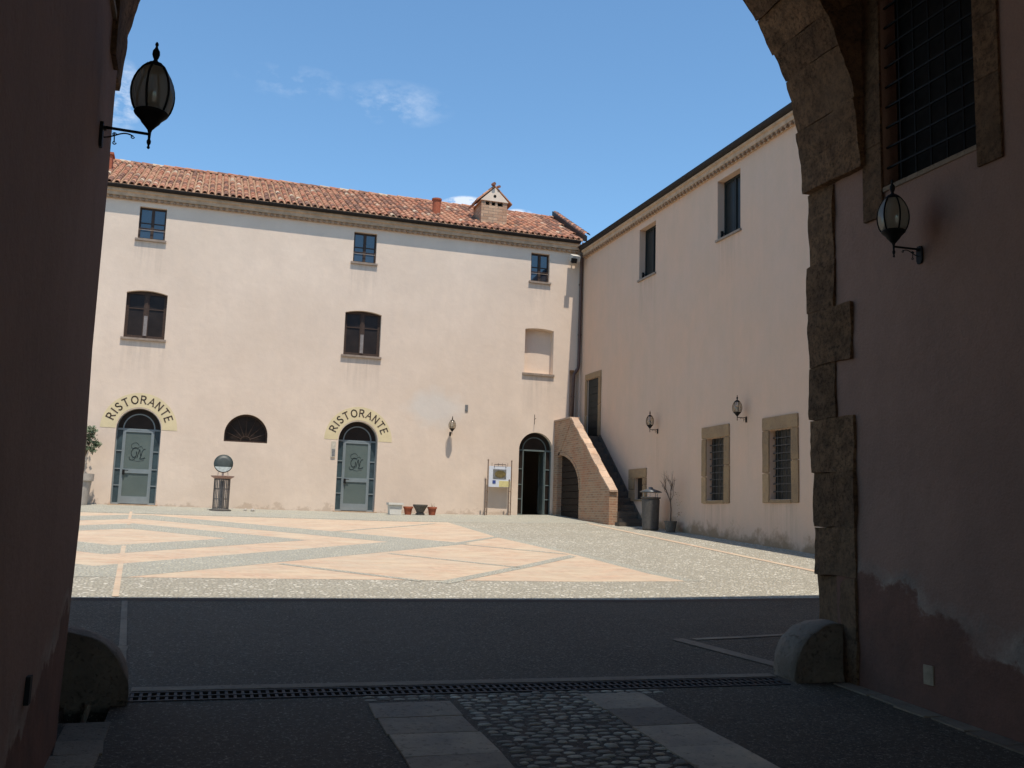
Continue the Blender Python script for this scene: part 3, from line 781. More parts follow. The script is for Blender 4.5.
# ------------------------------------------------------------------ lanterns
def lantern(label, gl='lampglass'):
    r = thing('wall_lantern', label, 'lantern', (0, 0, 0), 0, 'egg shaped iron wall lanterns')
    bm = BM(); prism(bm, [(-.018, -.07), (.018, -.07), (.03, -.045), (.03, .045), (.018, .07), (-.018, .07), (-.03, .045), (-.03, -.045)],
                     lambda p: Vector((-.005, p[0], p[1])), lambda p: Vector((.016, p[0], p[1]))); bevel(bm, .004)
    obj('mounting_plate', bm, 'iron', r, world=False)
    bm = BM(); tube(bm, [(.012, 0, .045), (.25, 0, .04)], .0085, 8); tube(bm, [(.012, 0, .045), (.012, 0, .03)], .02, 8)
    sc = []
    for k in range(20):
        t = k / 19; sc.append((.02 + .15 * t, 0, -.012 + .045 * math.sin(t * PI * .9) * t + .012 * t))
    tube(bm, sc, .004, 6)
    for cx, cz, rr, s in ((.072, .012, .011, 1), (.165, .012, .010, -1), (.075, -.035, .010, -1)):
        sp = [(cx + rr * (1 - .6 * k / 14) * math.cos(s * k * .42), 0, cz + rr * (1 - .6 * k / 14) * math.sin(s * k * .42)) for k in range(15)]
        tube(bm, sp, .0032, 5)
    tube(bm, [(.075, 0, -.03), (.072, 0, .02)], .0035, 5)
    obj('arm', bm, 'iron', r, smooth=True, world=False)
    bm = BM(); lathe(bm, [(.003, -.045), (.009, -.038), (.005, -.025), (.011, -.012), (.012, .0), (.007, .012), (.009, .05), (.014, .066), (.02, .074)], (.25, 0, 0), 14)
    lathe(bm, [(.018, .07), (.034, .09), (.048, .105), (.058, .122), (.076, .14), (.088, .152), (.092, .160), (.088, .166), (.05, .162)], (.25, 0, 0), 24)
    obj('cup', bm, 'iron', r, smooth=True, world=False)
    gp = [(.086, .166), (.098, .19), (.107, .22), (.112, .25), (.113, .28), (.109, .315), (.099, .35), (.083, .385), (.06, .42), (.035, .445)]
    bm = BM(); lathe(bm, gp, (.25, 0, 0), 24); obj('lamp_glass', bm, gl, r, smooth=True, world=False)
    bm = BM()
    for k in range(6):
        a = 2 * PI * k / 6 + .3
        tube(bm, [(.25 + (q + .003) * math.cos(a), (q + .003) * math.sin(a), z) for q, z in gp], .0065, 6)
    obj('ribs', bm, 'iron', r, smooth=True, world=False)
    bm = BM(); lathe(bm, [(.066, .418), (.058, .432), (.036, .452), (.016, .462), (.010, .475), (.016, .487), (.021, .505), (.019, .525), (.010, .54), (.006, .552), (.010, .562), (.008, .572), (.002, .58)], (.25, 0, 0), 16)
    obj('finial', bm, 'iron', r, smooth=True, world=False)
    bm = BM(); lathe(bm, [(.012, .165), (.014, .20), (.03, .225), (.034, .25), (.028, .275), (.01, .292)], (.25, 0, 0), 12); obj('bulb', bm, 'camwhite', r, smooth=True, world=False)
    return r
L0 = lantern('large black lantern with six ribs on the left passage wall, against the sky')
L0.location = (LX + .004, 5.50, 1.99); L0.rotation_euler = (0, 0, 0)
dup(L0, (RX - .004, 6.05, 2.125), PI, 'dark lantern on the right passage wall below the barred window')
L1 = lantern('small lantern on the sunlit facade between the right restaurant door and the notice board', 'clearglass')
L1.location = (7.88, 31.246, 2.67); L1.rotation_euler = (0, 0, -PI / 2)
dup(L1, (12.486, 25.18, 2.57), PI, 'small lantern on the shaded side wall above the grey litter bin')
dup(L1, (12.486, 20.43, 2.50), PI, 'small lantern on the shaded side wall between the two barred windows')

# ------------------------------------------------------------------ restaurant building (sunlit facade)
FY = 31.25; X0 = -16.0; X1 = 12.49; ZE = 9.70
rest = thing('restaurant_building', 'long cream plastered building with terracotta tiled roof and arched doors, facing the arch', 'building', (0, FY, 0))
fm = lambda p, d: Vector((p[0], FY + d, p[1]))
holes = []
WIN_T = [(-2.28, -1.49), (4.36, 5.12), (10.55, 11.24), (-8.7, -7.9)]
WIN_L = [(-2.45, -1.27), (4.21, 5.40), (-8.9, -7.7)]
for a, b in WIN_T: holes.append(arch_loop(a, b, 8.17, 9.19, 0))
for a, b in WIN_L: holes.append(arch_loop(a, b, 5.06, 6.46, 0.09, 8))
NI = arch_loop(10.41, 11.46, 4.92, 6.46, 0.05, 8); holes.append(NI)
DOORS = [(-2.42, -1.15), (4.21, 5.48), (10.31, 11.53)]
for i, (a, b) in enumerate(DOORS):
    holes.append(arch_loop(a, b, 0.03 if i < 2 else 0.07, 2.28, (b - a) / 2, 20))
LU = arch_loop(0.69, 2.0, 2.05, 2.27, 0.655, 20); holes.append(LU)
RC = arch_loop(12.08, 12.44, 2.72, 5.14, 0); holes.append(RC)
bm = BM()
wall_with_holes(bm, [(X0, -1), (X1, -1), (X1, ZE), (X0, ZE)], holes, fm, 0.30)
# back, ends, blocking of niche and corner recess
def quad(bm, *ps): bm.faces.new([bm.verts.new(p) for p in ps])
quad(bm, (X0, FY, -1), (X0, 40.5, -1), (X0, 40.5, ZE), (X0, FY, ZE)); quad(bm, (X0, 40.5, -1), (12.45, 40.5, -1), (12.45, 40.5, ZE), (X0, 40.5, ZE))
quad(bm, (12.45, 31.56, -1), (12.45, 40.5, -1), (12.45, 40.5, ZE), (12.45, 31.56, ZE))
tri = tessellate_polygon([[Vector((p[0], p[1], 0)) for p in NI]]); vs = [bm.verts.new((p[0], FY + .295, p[1])) for p in NI]
for t in tri: bm.faces.new([vs[i] for i in t])
quad(bm, (12.06, FY + .297, 2.7), (12.46, FY + .297, 2.7), (12.46, FY + .297, 5.2), (12.06, FY + .297, 5.2))
obj('wall', bm, 'facade', rest)
bm = BM(); box(bm, X0 + .1, 12.4, 31.9, 40.3, -.02, 0.02); obj('interior_floor', bm, 'void', rest)

def casement(parent, x0, x1, z0, z1, rise, y, kind):
    """a window with frame > panes, sill; built as part window"""
    bm = BM(); t = .055
    if rise: poly = arch_loop(x0, x1, z0, z1 - rise, rise, 8)
    else: poly = arch_loop(x0, x1, z0, z1, 0)
    ix = (x0 + x1) / 2
    def bx(a, b, c, d, dy0=0, dy1=.05): box(bm, a, b, y + dy0, y + dy1, c, d)
    bx(x0, x0 + t, z0, z1); bx(x1 - t, x1, z0, z1); bx(x0 + t, x1 - t, z0, z0 + t); bx(x0 + t, x1 - t, z1 - t - rise * .6, z1)
    bx(ix - .045, ix + .045, z0 + t, z1 - t, -.012, .04)
    if kind == 'top':
        for f in (.36, .52): bx(x0 + t, x1 - t, z0 + (z1 - z0) * f - .012, z0 + (z1 - z0) * f + .012, -.004, .03)
    else:
        for a, b in ((x0 + t, ix - .045), (ix + .045, x1 - t)):
            bx(a, a + .035, z0 + t, z1 - t, .006, .036); bx(b - .035, b, z0 + t, z1 - t, .006, .036)
            bx(a + .035, b - .035, z0 + t, z0 + t + .05, .006, .036)
            bx(a + .035, b - .035, z0 + (z1 - z0) * .62, z0 + (z1 - z0) * .62 + .03, .006, .036)
    w = obj('window', bm, 'brownwood', parent)
    bm = BM(); box(bm, x0 + .02, x1 - .02, y + .028, y + .034, z0 + .02, z1 - .01)
    obj('pane', bm, 'glass' if kind == 'top' else 'darkglass', w)
    bm = BM(); box(bm, x0 - .07, x1 + .05, FY - .07, FY + .28, z0 - .07, z0 - .003); bevel(bm, .008)
    obj('sill', bm, 'sill', w)
    if kind == 'low':
        bm = BM(); box(bm, ix - .05, ix + .055, y - .028, y - .014, z0 + .1, z0 + .72); bevel(bm, .003); obj('curtain_strip', bm, 'curtain', w)
    else:
        bm = BM(); tube(bm, [(x0, y - .06, z0 + .30), (x1, y - .06, z0 + .30)], .010, 6); obj('rail', bm, 'sill', w)
    return w
for a, b in WIN_T: casement(rest, a, b, 8.17, 9.19, 0, FY + .12, 'top')
for a, b in WIN_L: casement(rest, a, b, 5.06, 6.55, .09, FY + .14, 'low')
bm = BM(); box(bm, 10.34, 11.50, FY - .06, FY + .10, 4.85, 4.925); bevel(bm, .008); obj('sill', bm, 'sill', rest)

def arch_band(bm, cx, zs, r0, r1, y0, y1, n=24, a0=0.0, a1=PI):
    for k in range(n):
        t0 = a0 + (a1 - a0) * k / n; t1 = a0 + (a1 - a0) * (k + 1) / n
        q = [(cx + r * math.cos(t), zs + r * math.sin(t)) for r, t in ((r0, t0), (r1, t0), (r1, t1), (r0, t1))]
        prism(bm, q, lambda p: Vector((p[0], y0, p[1])), lambda p: Vector((p[0], y1, p[1])))
def half_disc(bm, cx, zs, r, y0, y1, n=24):
    prism(bm, [(cx + r * math.cos(PI * k / n), zs + r * math.sin(PI * k / n)) for k in range(n + 1)], lambda p: Vector((p[0], y0, p[1])), lambda p: Vector((p[0], y1, p[1])))
def arched_door(x0, x1, z0, y, fmat, open_=False):
    r = (x1 - x0) / 2; cx = (x0 + x1) / 2; zs = 2.28; sw = .19
    bm = BM()
    def bx(a, b, c, d, e=0, f=.06): box(bm, a, b, y + e, y + f, c, d)
    bx(x0, x0 + .035, z0, zs); bx(x1 - .035, x1, z0, zs)
    bx(x0 + .035, x1 - .035, zs - .025, zs + .025)
    arch_band(bm, cx, zs + .026, r - .035, r, y, y + .06)
    arch_band(bm, cx, zs + .026, r - sw - .02, r - sw + .015, y + .005, y + .05)
    for s in (0, 1):
        a, b = (x0 + .035, x0 + sw) if not s else (x1 - sw, x1 - .035)
        st = (x0 + sw, x0 + sw + .035) if not s else (x1 - sw - .035, x1 - sw)
        bx(*st, z0, zs - .026)
        for f in (.25, .47, .71): bx(a, b, z0 + (zs - z0) * f - .016, z0 + (zs - z0) * f + .016, .004, .05)
        bx(a, b, z0, z0 + .05, .003, .052)
    d = obj('door', bm, fmat, rest)
    bm = BM(); box(bm, x0 + .03, x0 + sw + .003, y + .026, y + .032, z0 + .03, zs); box(bm, x1 - sw - .003, x1 - .03, y + .026, y + .032, z0 + .03, zs)
    obj('side_light', bm, 'sideglass' if not open_ else 'darkglass', d)
    bm = BM(); half_disc(bm, cx, zs + .03, r - .03, y + .027, y + .033); obj('fan_light', bm, 'darkglass', d)
    a, b = x0 + sw + .035, x1 - sw - .035
    if not open_:
        bm = BM()
        box(bm, a, a + .05, y - .01, y + .04, z0 + .02, zs - .03); box(bm, b - .05, b, y - .01, y + .04, z0 + .02, zs - .03)
        box(bm, a + .05, b - .05, y - .01, y + .04, zs - .08, zs - .03); box(bm, a + .05, b - .05, y - .01, y + .04, z0 + .02, z0 + .24)
        zm = z0 + .93; box(bm, a + .05, b - .05, y - .012, y + .042, zm, zm + .13)
        obj('door_leaf', bm, fmat, d)
        bm = BM(); box(bm, a + .04, b - .04, y + .012, y + .018, z0 + .2, zs - .08); obj('frosted_pane', bm, 'frost', d)
        bm = BM(); box(bm, a + .09, a + .20, y - .06, y - .045, z0 + 1.0, z0 + 1.02); box(bm, a + .03, a + .10, y - .05, y - .005, z0 + .88, z0 + 1.03)
        obj('handle', bm, 'iron', d)
        # interlaced script monogram, etched
        bm = BM(); c0 = (a + b) / 2; zc = z0 + 1.52; s = .27
        def stroke(ps, w=.010):
            # smooth the polyline
            q = []
            P = [Vector((p[0], p[1])) for p in ps]; P = [P[0] * 2 - P[1]] + P + [P[-1] * 2 - P[-2]]
            for i in range(1, len(P) - 2):
                for k in range(6):
                    t = k / 6; q.append(.5 * ((2 * P[i]) + (P[i + 1] - P[i - 1]) * t + (2 * P[i - 1] - 5 * P[i] + 4 * P[i + 1] - P[i + 2]) * t * t + (3 * P[i] - P[i - 1] - 3 * P[i + 1] + P[i + 2]) * t ** 3))
            q.append(P[-2])
            tube(bm, [(c0 + p.x * s, y + .010, zc + p.y * s) for p in q], w, 5)
        stroke([(.15, .95), (-.2, 1.25), (-.65, 1.0), (-.6, .65), (-.1, .62), (.35, .85), (.5, .6)], .006)      # flourish above
        stroke([(.1, .55), (-.25, .7), (-.55, .4), (-.62, 0), (-.45, -.35), (-.15, -.3), (-.05, .05), (-.1, .25)], .011)   # G
        stroke([(-.1, .2), (-.12, -.35), (-.4, -.68), (-.75, -.62), (-.8, -.35)], .009)
        stroke([(.0, -.45), (.12, .1), (.25, .5), (.3, .1), (.38, -.3)], .011)
        stroke([(.38, -.3), (.48, .15), (.66, .52), (.85, .55)], .010)                                        # L
        stroke([(.5, .3), (.42, -.25), (.3, -.5), (.55, -.52), (.85, -.4)], .011)
        stroke([(-.3, -.75), (.1, -.82), (.5, -.74), (.75, -.7)], .005)
        obj('monogram', bm, 'ink', d)
    else:
        # leaf standing open into the room
        bm = BM(); M4 = Matrix.Translation((b, y + .05, 0)) @ Matrix.Rotation(R(84), 4, 'Z')
        w = b - a
        box(bm, 0, .07, -.02, .02, z0 + .02, zs - .03, M=M4); box(bm, w - .07, w, -.02, .02, z0 + .02, zs - .03, M=M4)
        box(bm, .07, w - .07, -.02, .02, zs - .12, zs - .03, M=M4); box(bm, .07, w - .07, -.02, .02, z0 + .02, z0 + .2, M=M4); box(bm, .07, w - .07, -.022, .022, z0 + .95, z0 + 1.06, M=M4)
        lf = obj('door_leaf', bm, fmat, d, label='door leaf standing open into the dark room')
        bm = BM(); box(bm, .05, w - .05, -.004, .004, z0 + .15, zs - .08, M=M4); obj('frosted_pane', bm, 'frost', d)
    bm = BM(); box(bm, x0 - .06, x1 + .06, FY - .14, FY + .3, z0 - .09, z0 - .002); bevel(bm, .01); obj('threshold', bm, 'cornice', rest)
    return d
arched_door(-2.42, -1.15, 0.03, FY + .20, 'doorframe')
arched_door(4.21, 5.48, 0.03, FY + .20, 'doorframe')
arched_door(10.31, 11.53, 0.07, FY + .17, 'darkframe', True)
# lunette with fan bars
bm = BM(); arch_band(bm, 1.345, 2.27, .60, .655, FY + .14, FY + .19); box(bm, .69, 2.0, FY + .14, FY + .19, 2.05, 2.10); box(bm, .69, .74, FY + .14, FY + .19, 2.1, 2.27); box(bm, 1.95, 2.0, FY + .14, FY + .19, 2.1, 2.27)
arch_band(bm, 1.345, 2.10, .14, .16, FY + .145, FY + .17)
for k in range(1, 8):
    a = PI * k / 8; L = .62 + .16 * math.sin(a)
    tube(bm, [(1.345 + .16 * math.cos(a), FY + .15, 2.10 + .16 * math.sin(a)), (1.345 + L * math.cos(a), FY + .15, 2.10 + L * math.sin(a) * 1.0)], .008, 5)
lu = obj('lunette_window', bm, 'brownwood', rest)
bm = BM(); prism(bm, LU, lambda p: fm(p, .20), lambda p: fm(p, .21)); obj('pane', bm, 'darkglass', lu)

# cornices, gutters, roofs
def cornice(parent, horiz, mapf, length0, length1, ze, over, r=.095):
    """mapf(s, out, z): s along the wall, out away from the wall"""
    bm = BM()
    prof = [(0, ze - .40), (.05, ze - .40), (.05, ze - .33), (.11, ze - .30), (.11, ze - .20), (.16, ze - .17), (.16, ze - .03), (0, ze - .03)]
    prism(bm, prof, lambda p: mapf(length0, p[0], p[1]), lambda p: mapf(length1, p[0], p[1]))
    c = obj('cornice', bm, 'cornice', parent)
    bm = BM(); s = length0 + .05
    while s < length1 - .1:
        b = [(s + .055 + .055 * math.cos(PI * k / 5), ze - .345 + .06 * math.sin(-PI * k / 5) + .0) for k in range(6)]
        prism(bm, b, lambda p: mapf(p[0], .052, p[1]), lambda p: mapf(p[0], .135, p[1])); s += .185
    obj('scalloped_tiles', bm, 'cornicetile', c)
    bm = BM(); n = 8; gp = [(over - r + r * math.cos(PI + PI * k / n), ze + r * .95 * math.sin(PI + PI * k / n)) for k in range(n + 1)]
    gp += [(over - r + (r - .012) * math.cos(2 * PI - PI * k / n), ze + .0 + (r - .012) * .95 * math.sin(2 * PI - PI * k / n)) for k in range(n + 1)]
    prism(bm, gp, lambda p: mapf(length0, p[0], p[1]), lambda p: mapf(length1, p[0], p[1]))
    prism(bm, [(0, ze - .028), (over - .12, ze - .028), (over - .12, ze + .02), (0, ze + .02)], lambda p: mapf(length0, p[0], p[1]), lambda p: mapf(length1, p[0], p[1]))
    obj('gutter', bm, 'gutter', parent)
cornice(rest, True, lambda s, o, z: Vector((s, FY - o, z)), X0, 12.30, 9.74, .30)

def tile_roof(parent, mapf, s0, s1, run, slope, ze, seed=3, skew=0.0):
    """barrel tiles: mapf(s, back, z); rows climb from the eave"""
    rnd = random.Random(seed)
    bm = BM()
    prism(bm, [(0.0, ze - .02), (run, ze - .02 + run * slope), (run, ze + .03 + run * slope), (0.0, ze + .03)], lambda p: mapf(s0, p[0], p[1]), lambda p: mapf(s1 + skew * p[0], p[0], p[1]))
    bk = obj('roof', bm, 'cornicetile', parent)
    bm = BM(); pitch = .215; rows = int(run / .36) + 1; s = s0 + .1
    L = .44; nrm = math.sqrt(1 + slope * slope)
    while s < s1 + skew * run - .05:
        for j in range(rows):
            if s > s1 + skew * j * .36 - .05: continue
            b0 = j * .36 - .0 + rnd.uniform(-.012, .012); b1 = min(b0 + L, run + .04)
            ds = rnd.uniform(-.012, .012); lift = rnd.uniform(0, .008)
            for cover in (1, 0):
                sc = s + (0 if cover else pitch / 2)
                r0, r1 = (.082, .068) if cover else (.075, .06)
                n = 6; A = []; B = []
                for k in range(n + 1):
                    a = PI * k / n
                    if cover: oz0, oz1 = .055 + .07 * math.sin(a) + lift, .035 + .06 * math.sin(a) + lift
                    else: oz0, oz1 = .085 - .06 * math.sin(a), .070 - .055 * math.sin(a)
                    A.append(bm.verts.new(mapf(sc + ds + r0 * math.cos(a), b0, ze + b0 * slope + oz0)))
                    B.append(bm.verts.new(mapf(sc + ds + r1 * math.cos(a), b1, ze + b1 * slope + oz1)))
                for k in range(n): bm.faces.new((A[k], A[k + 1], B[k + 1], B[k]))
                if cover:   # thickness at the front edge
                    C = [bm.verts.new(mapf(sc + ds + (r0 - .016) * math.cos(PI * k / n), b0, ze + b0 * slope + .05 + .055 * math.sin(PI * k / n) + lift)) for k in range(n + 1)]
                    for k in range(n): bm.faces.new((A[k], A[k + 1], C[k + 1], C[k]))
        s += pitch
    # ridge course
    s = s0
    zr = ze + run * slope
    while s < s1 + skew * run:
        A = []; B = []; rz = rnd.uniform(-.01, .01)
        for k in range(7):
            a = PI * k / 6
            A.append(bm.verts.new(mapf(s, run + .11 * math.cos(a), zr + .03 + .11 * math.sin(a) + rz)))
            B.append(bm.verts.new(mapf(s + .42, run + .10 * math.cos(a), zr + .02 + .095 * math.sin(a) + rz)))
        for k in range(6): bm.faces.new((A[k], A[k + 1], B[k + 1], B[k]))
        s += .37
    obj('roof_tiles', bm, 'tile', bk)
tile_roof(rest, lambda s, b, z: Vector((s, FY - .14 + b, z)), X0, 12.42, 4.8, 0.475, 9.77, skew=0.12)
bm = BM(); prism(bm, [(35.9, 9.72 + 4.9 * .475), (40.7, 9.7), (35.9, 9.7)], lambda p: Vector((X0, p[0], p[1])), lambda p: Vector((12.3, p[0], p[1]))); obj('roof', bm, 'tile', rest)
bm = BM(); prism(bm, [(31.0, 9.70), (35.9, 9.72 + 4.9 * .475), (35.9, 9.6)], lambda p: Vector((X0, p[0], p[1] - .02)), lambda p: Vector((X0 + .1, p[0], p[1] - .02))); obj('wall', bm, 'facade', rest)
# raised verge where the tiled roof ends
bm = BM(); prism(bm, [(31.02, 9.75), (36.1, 9.75 + 5.08 * .475), (36.1, 10.03 + 5.08 * .475), (31.02, 9.95)], lambda p: Vector((12.42 + .12 * (p[0] - 31), p[0], p[1])), lambda p: Vector((12.54 + .12 * (p[0] - 31), p[0], p[1])))
obj('verge', bm, 'gutter', rest)
bm = BM(); b = .05
while b < 5.0:
    A = []; B = []
    for k in range(7):
        a = PI * k / 6; zc = 9.97 + b * .475; xv = 12.56 + .12 * b
        A.append(bm.verts.new((xv + .11 * math.cos(a), 31.0 + b, zc + .10 * math.sin(a)))); B.append(bm.verts.new((xv + .05 + .09 * math.cos(a), 31.0 + b + .42, zc + .19 + .09 * math.sin(a))))
    for k in range(6): bm.faces.new((A[k], A[k + 1], B[k + 1], B[k]))
    b += .36
obj('verge_tiles', bm, 'tile', rest)

# chimneys
def zroof(y): return 9.72 + (y - FY + .24) * .475
bm = BM(); box(bm, 8.94, 9.90, 32.2, 33.25, zroof(32.2) - .1, 11.02); 
for k in range(4):
    xx = 9.10 + k * .20
for xa, xb in ((8.94, 9.10), (9.24, 9.32), (9.46, 9.54), (9.74, 9.90)): box(bm, xa, xb, 32.203, 32.32, 11.021, 11.17)
box(bm, 8.943, 9.06, 32.33, 33.247, 11.022, 11.17); box(bm, 9.78, 9.897, 32.33, 33.247, 11.022, 11.17)
ch = obj('chimney', bm, 'chimbrick', rest)
bm = BM(); box(bm, 9.07, 9.77, 32.33, 33.2, 11.03, 11.16); obj('flue', bm, 'void', ch)
bm = BM(); gp = [(8.90, 11.175), (9.94, 11.175), (9.42, 11.68)]
prism(bm, gp, lambda p: Vector((p[0], 32.165, p[1])), lambda p: Vector((p[0], 33.27, p[1]))); obj('gable', bm, 'facade', ch)
bm = BM(); tube(bm, [(9.42, 32.158, 11.36), (9.42, 32.18, 11.36)], .055, 14); obj('vent_hole', bm, 'void', ch)
bm = BM()
for sx in (-1, 1):
    for j in range(6):
        y0 = 32.19 + j * .20
        for q in range(3):
            f0, f1 = q / 3, (q + 1) / 3 + .04
            A = []; B = []
            for k in range(6):
                a = PI * k / 5; oy = .09 * math.cos(a); oz = .055 * math.sin(a)
                xa = 9.42 + sx * .64 * (1 - f0); za = 11.16 + .60 * f0
                xb = 9.42 + sx * .64 * max(0, 1 - f1); zb = 11.16 + .60 * min(1, f1)
                A.append(bm.verts.new((xa, y0 + .1 + oy, za + oz + .02))); B.append(bm.verts.new((xb, y0 + .1 + oy * .85, zb + oz)))
            for k in range(5): bm.faces.new((A[k], A[k + 1], B[k + 1], B[k]))
prism(bm, [(8.76, 11.12), (9.42, 11.72), (10.08, 11.12), (10.08, 11.16), (9.42, 11.77), (8.76, 11.16)], lambda p: Vector((p[0], 32.17, p[1])), lambda p: Vector((p[0], 33.35, p[1])))
tube(bm, [(9.36, 32.06, 11.79), (9.36, 32.3, 11.83)], .06, 8); tube(bm, [(9.56, 32.1, 11.72), (9.56, 32.3, 11.77)], .05, 8)
obj('chimney_tiles', bm, 'tile', ch)
bm = BM(); zr = zroof(33); lathe(bm, [(.15, zr - .2), (.15, 11.18), (.18, 11.2), (.18, 11.26), (.13, 11.26), (.12, 11.1)], (7.49, 33, 0), 16); obj('chimney', bm, 'terracotta', rest, smooth=False)
bm = BM(); box(bm, -3.92, -3.42, 33.4, 33.8, zroof(33.4) - .1, 11.45); box(bm, -3.96, -3.38, 33.36, 33.84, 11.452, 11.53); obj('chimney', bm, 'terracotta', rest)

# downpipe in the corner
bm = BM(); tube(bm, [(12.40, 30.98, 9.68), (12.40, 31.10, 9.45), (12.41, 31.17, 9.2), (12.38, 31.17, 5.35), (12.36, 31.17, 5.2), (12.22, 31.17, 5.0), (12.20, 31.17, 4.8), (12.16, 31.17, 2.7)], .055, 10)
for z in (8.2, 6.4, 4.2, 3.3): lathe(bm, [(.068, z - .02), (.068, z + .02)], ((12.39 if z > 5 else 12.185), 31.17, 0), 12)
obj('downpipe', bm, 'copper', rest, smooth=True)

# painted arches with lettering
GLY = {
 'R': [[(0, 0), (0, 1)], [(0, 1), (.35, 1), (.52, .9), (.55, .75), (.5, .6), (.35, .5), (0, .5)], [(.3, .5), (.62, 0)]],
 'I': [[(.1, 0), (.1, 1)]],
 'S': [[(.5, .85), (.4, .97), (.25, 1), (.08, .93), (.03, .78), (.1, .62), (.28, .52), (.44, .42), (.52, .26), (.46, .1), (.3, 0), (.12, .02), (.0, .16)]],
 'T': [[(0, 1), (.7, 1)], [(.35, 1), (.35, 0)]],
 'O': [[(.4 + .4 * math.cos(t * PI / 8), .5 + .5 * math.sin(t * PI / 8)) for t in range(17)]],
 'A': [[(0, 0), (.36, 1), (.72, 0)], [(.14, .36), (.58, .36)]],
 'N': [[(0, 0), (0, 1), (.62, 0), (.62, 1)]],
 'E': [[(0, 0), (0, 1)], [(0, 1), (.5, 1)], [(0, .52), (.42, .52)], [(0, 0), (.52, 0)]]}
SER = {'R': [(0, 0), (0, 1), (.62, 0)], 'I': [(.1, 0), (.1, 1)], 'S': [], 'T': [(.35, 0)], 'O': [], 'A': [(0, 0), (.72, 0)], 'N': [(0, 0), (0, 1), (.62, 1)], 'E': []}
WID = {'R': .62, 'I': .2, 'S': .52, 'T': .7, 'O': .8, 'A': .72, 'N': .62, 'E': .54}
def bar2(bm, p, q, w, y0, y1):
    p, q = Vector(p), Vector(q); d = q - p
    if d.length < 1e-6: return
    d.normalize(); n = Vector((-d.y, d.x)) * w / 2; e = d * w * .3
    prism(bm, [tuple(p - e + n), tuple(p - e - n), tuple(q + e - n), tuple(q + e + n)], lambda c: Vector((c[0], y0, c[1])), lambda c: Vector((c[0], y1, c[1])))
def sign(cx, label):
    r = thing('restaurant_sign', label, 'sign', (cx, FY, 2.3), 0, 'arched restaurant signs over the doors')
    bm = BM(); arch_band(bm, cx, 2.29, .655, 1.09, FY - .006, FY + .004, 36); obj('painted_band', bm, 'yellowband', r)
    bm = BM(); word = 'RISTORANTE'; H = .225; rb = .775
    gap = .085; tw = sum(WID[c] * H for c in word) + gap * (len(word) - 1) * .9
    rm = rb + H * .35
    total = R(143); scale = total * rm / tw
    s = 0; a_start = PI / 2 + total / 2
    for c in word:
        w = WID[c] * H; mid = (s + w / 2) * scale / rm
        ang = a_start - mid
        ux = Vector((math.sin(ang), -math.cos(ang))); uz = Vector((math.cos(ang), math.sin(ang)))
        o = Vector((cx, 2.29)) + uz * rb
        T = lambda p: tuple(o + ux * ((p[0] - WID[c] / 2) * H) + uz * (p[1] * H))
        for st in GLY[c]:
            for p, q in zip(st, st[1:]): bar2(bm, T(p), T(q), .037 if not (c in 'A' and p[1] < q[1]) else .026, FY - .011, FY - .005)
        for p in SER[c]: bar2(bm, T((p[0] - .09, p[1])), T((p[0] + .09, p[1])), .014, FY - .0115, FY - .0055)
        s += w + gap * .9
    obj('lettering', bm, 'letter', r)
sign(-1.785, 'yellow painted arch lettered RISTORANTE over the left restaurant door')
sign(4.845, 'yellow painted arch lettered RISTORANTE over the right restaurant door, beside the bell panel')

# bell panel
r = thing('bell_panel', 'small pale bell panel on the wall left of the right restaurant door', 'bell panel', (4.06, FY, 1.9))
bm = BM(); box(bm, 3.99, 4.13, FY - .035, FY + .01, 1.72, 2.22); bevel(bm, .006); obj('casing', bm, 'bell', r)
bm = BM(); box(bm, 4.015, 4.115, FY - .040, FY - .033, 1.75, 1.98); obj('button_plate', bm, 'panelgrey', r)
# wall pins
bm = BM(); tube(bm, [(10.83, FY + .02, 3.32), (10.83, FY - .16, 3.36)], .008, 6); tube(bm, [(10.83, FY - .012, 3.16), (10.83, FY - .012, 3.50)], .008, 6)
tag(obj('iron_bracket', bm, 'rustiron'), 'thin iron bracket on the wall above the open arched door', 'bracket')
bm = BM(); box(bm, 8.36, 8.46, FY - .02, FY + .01, 3.45, 3.68); bevel(bm, .006)
tag(obj('wall_vent', bm, 'panelgrey'), 'small grey vent plate high on the facade right of its lantern', 'vent')

# ------------------------------------------------------------------ side building (shaded wall on the right)
side = thing('side_building', 'tall shaded pinkish building on the right with barred windows and outside stair door', 'building', (12.49, 20, 0))
SX = 12.49; ZR = 9.50
sm = lambda p, d: Vector((SX + d, p[0], p[1]))
holes = []
UP = [(25.45, 26.57), (20.69, 21.82)]
LO = [(21.46, 22.34), (18.56, 19.43)]
for a, b in UP: holes.append([(a, 7.33), (b, 7.33), (b, 8.92), (a, 8.92)])
for a, b in LO: holes.append([(a, .58), (b, .58), (b, 2.16), (a, 2.16)])
holes.append([(29.58, 2.72), (30.55, 2.72), (30.55, 4.72), (29.58, 4.72)])
holes.append([(26.12, .64), (26.68, .64), (26.68, 1.27), (26.12, 1.27)])
bm = BM(); wall_with_holes(bm, [(6.5, -1.8), (36.5, -1.8), (36.5, ZR), (6.5, ZR)], holes, sm, 0.45)
quad(bm, (SX, 36.5, -1.8), (24, 36.5, -1.8), (24, 36.5, ZR), (SX, 36.5, ZR)); quad(bm, (24, 6.5, -1.8), (24, 36.5, -1.8), (24, 36.5, ZR), (24, 6.5, ZR)); quad(bm, (SX, 6.5, -1.8), (24, 6.5, -1.8), (24, 6.5, ZR), (SX, 6.5, ZR))
obj('wall', bm, 'sidewall', side)
cornice(side, False, lambda s, o, z: Vector((SX - o, s, z)), 7.86, 31.0, 9.52, .28, .13)
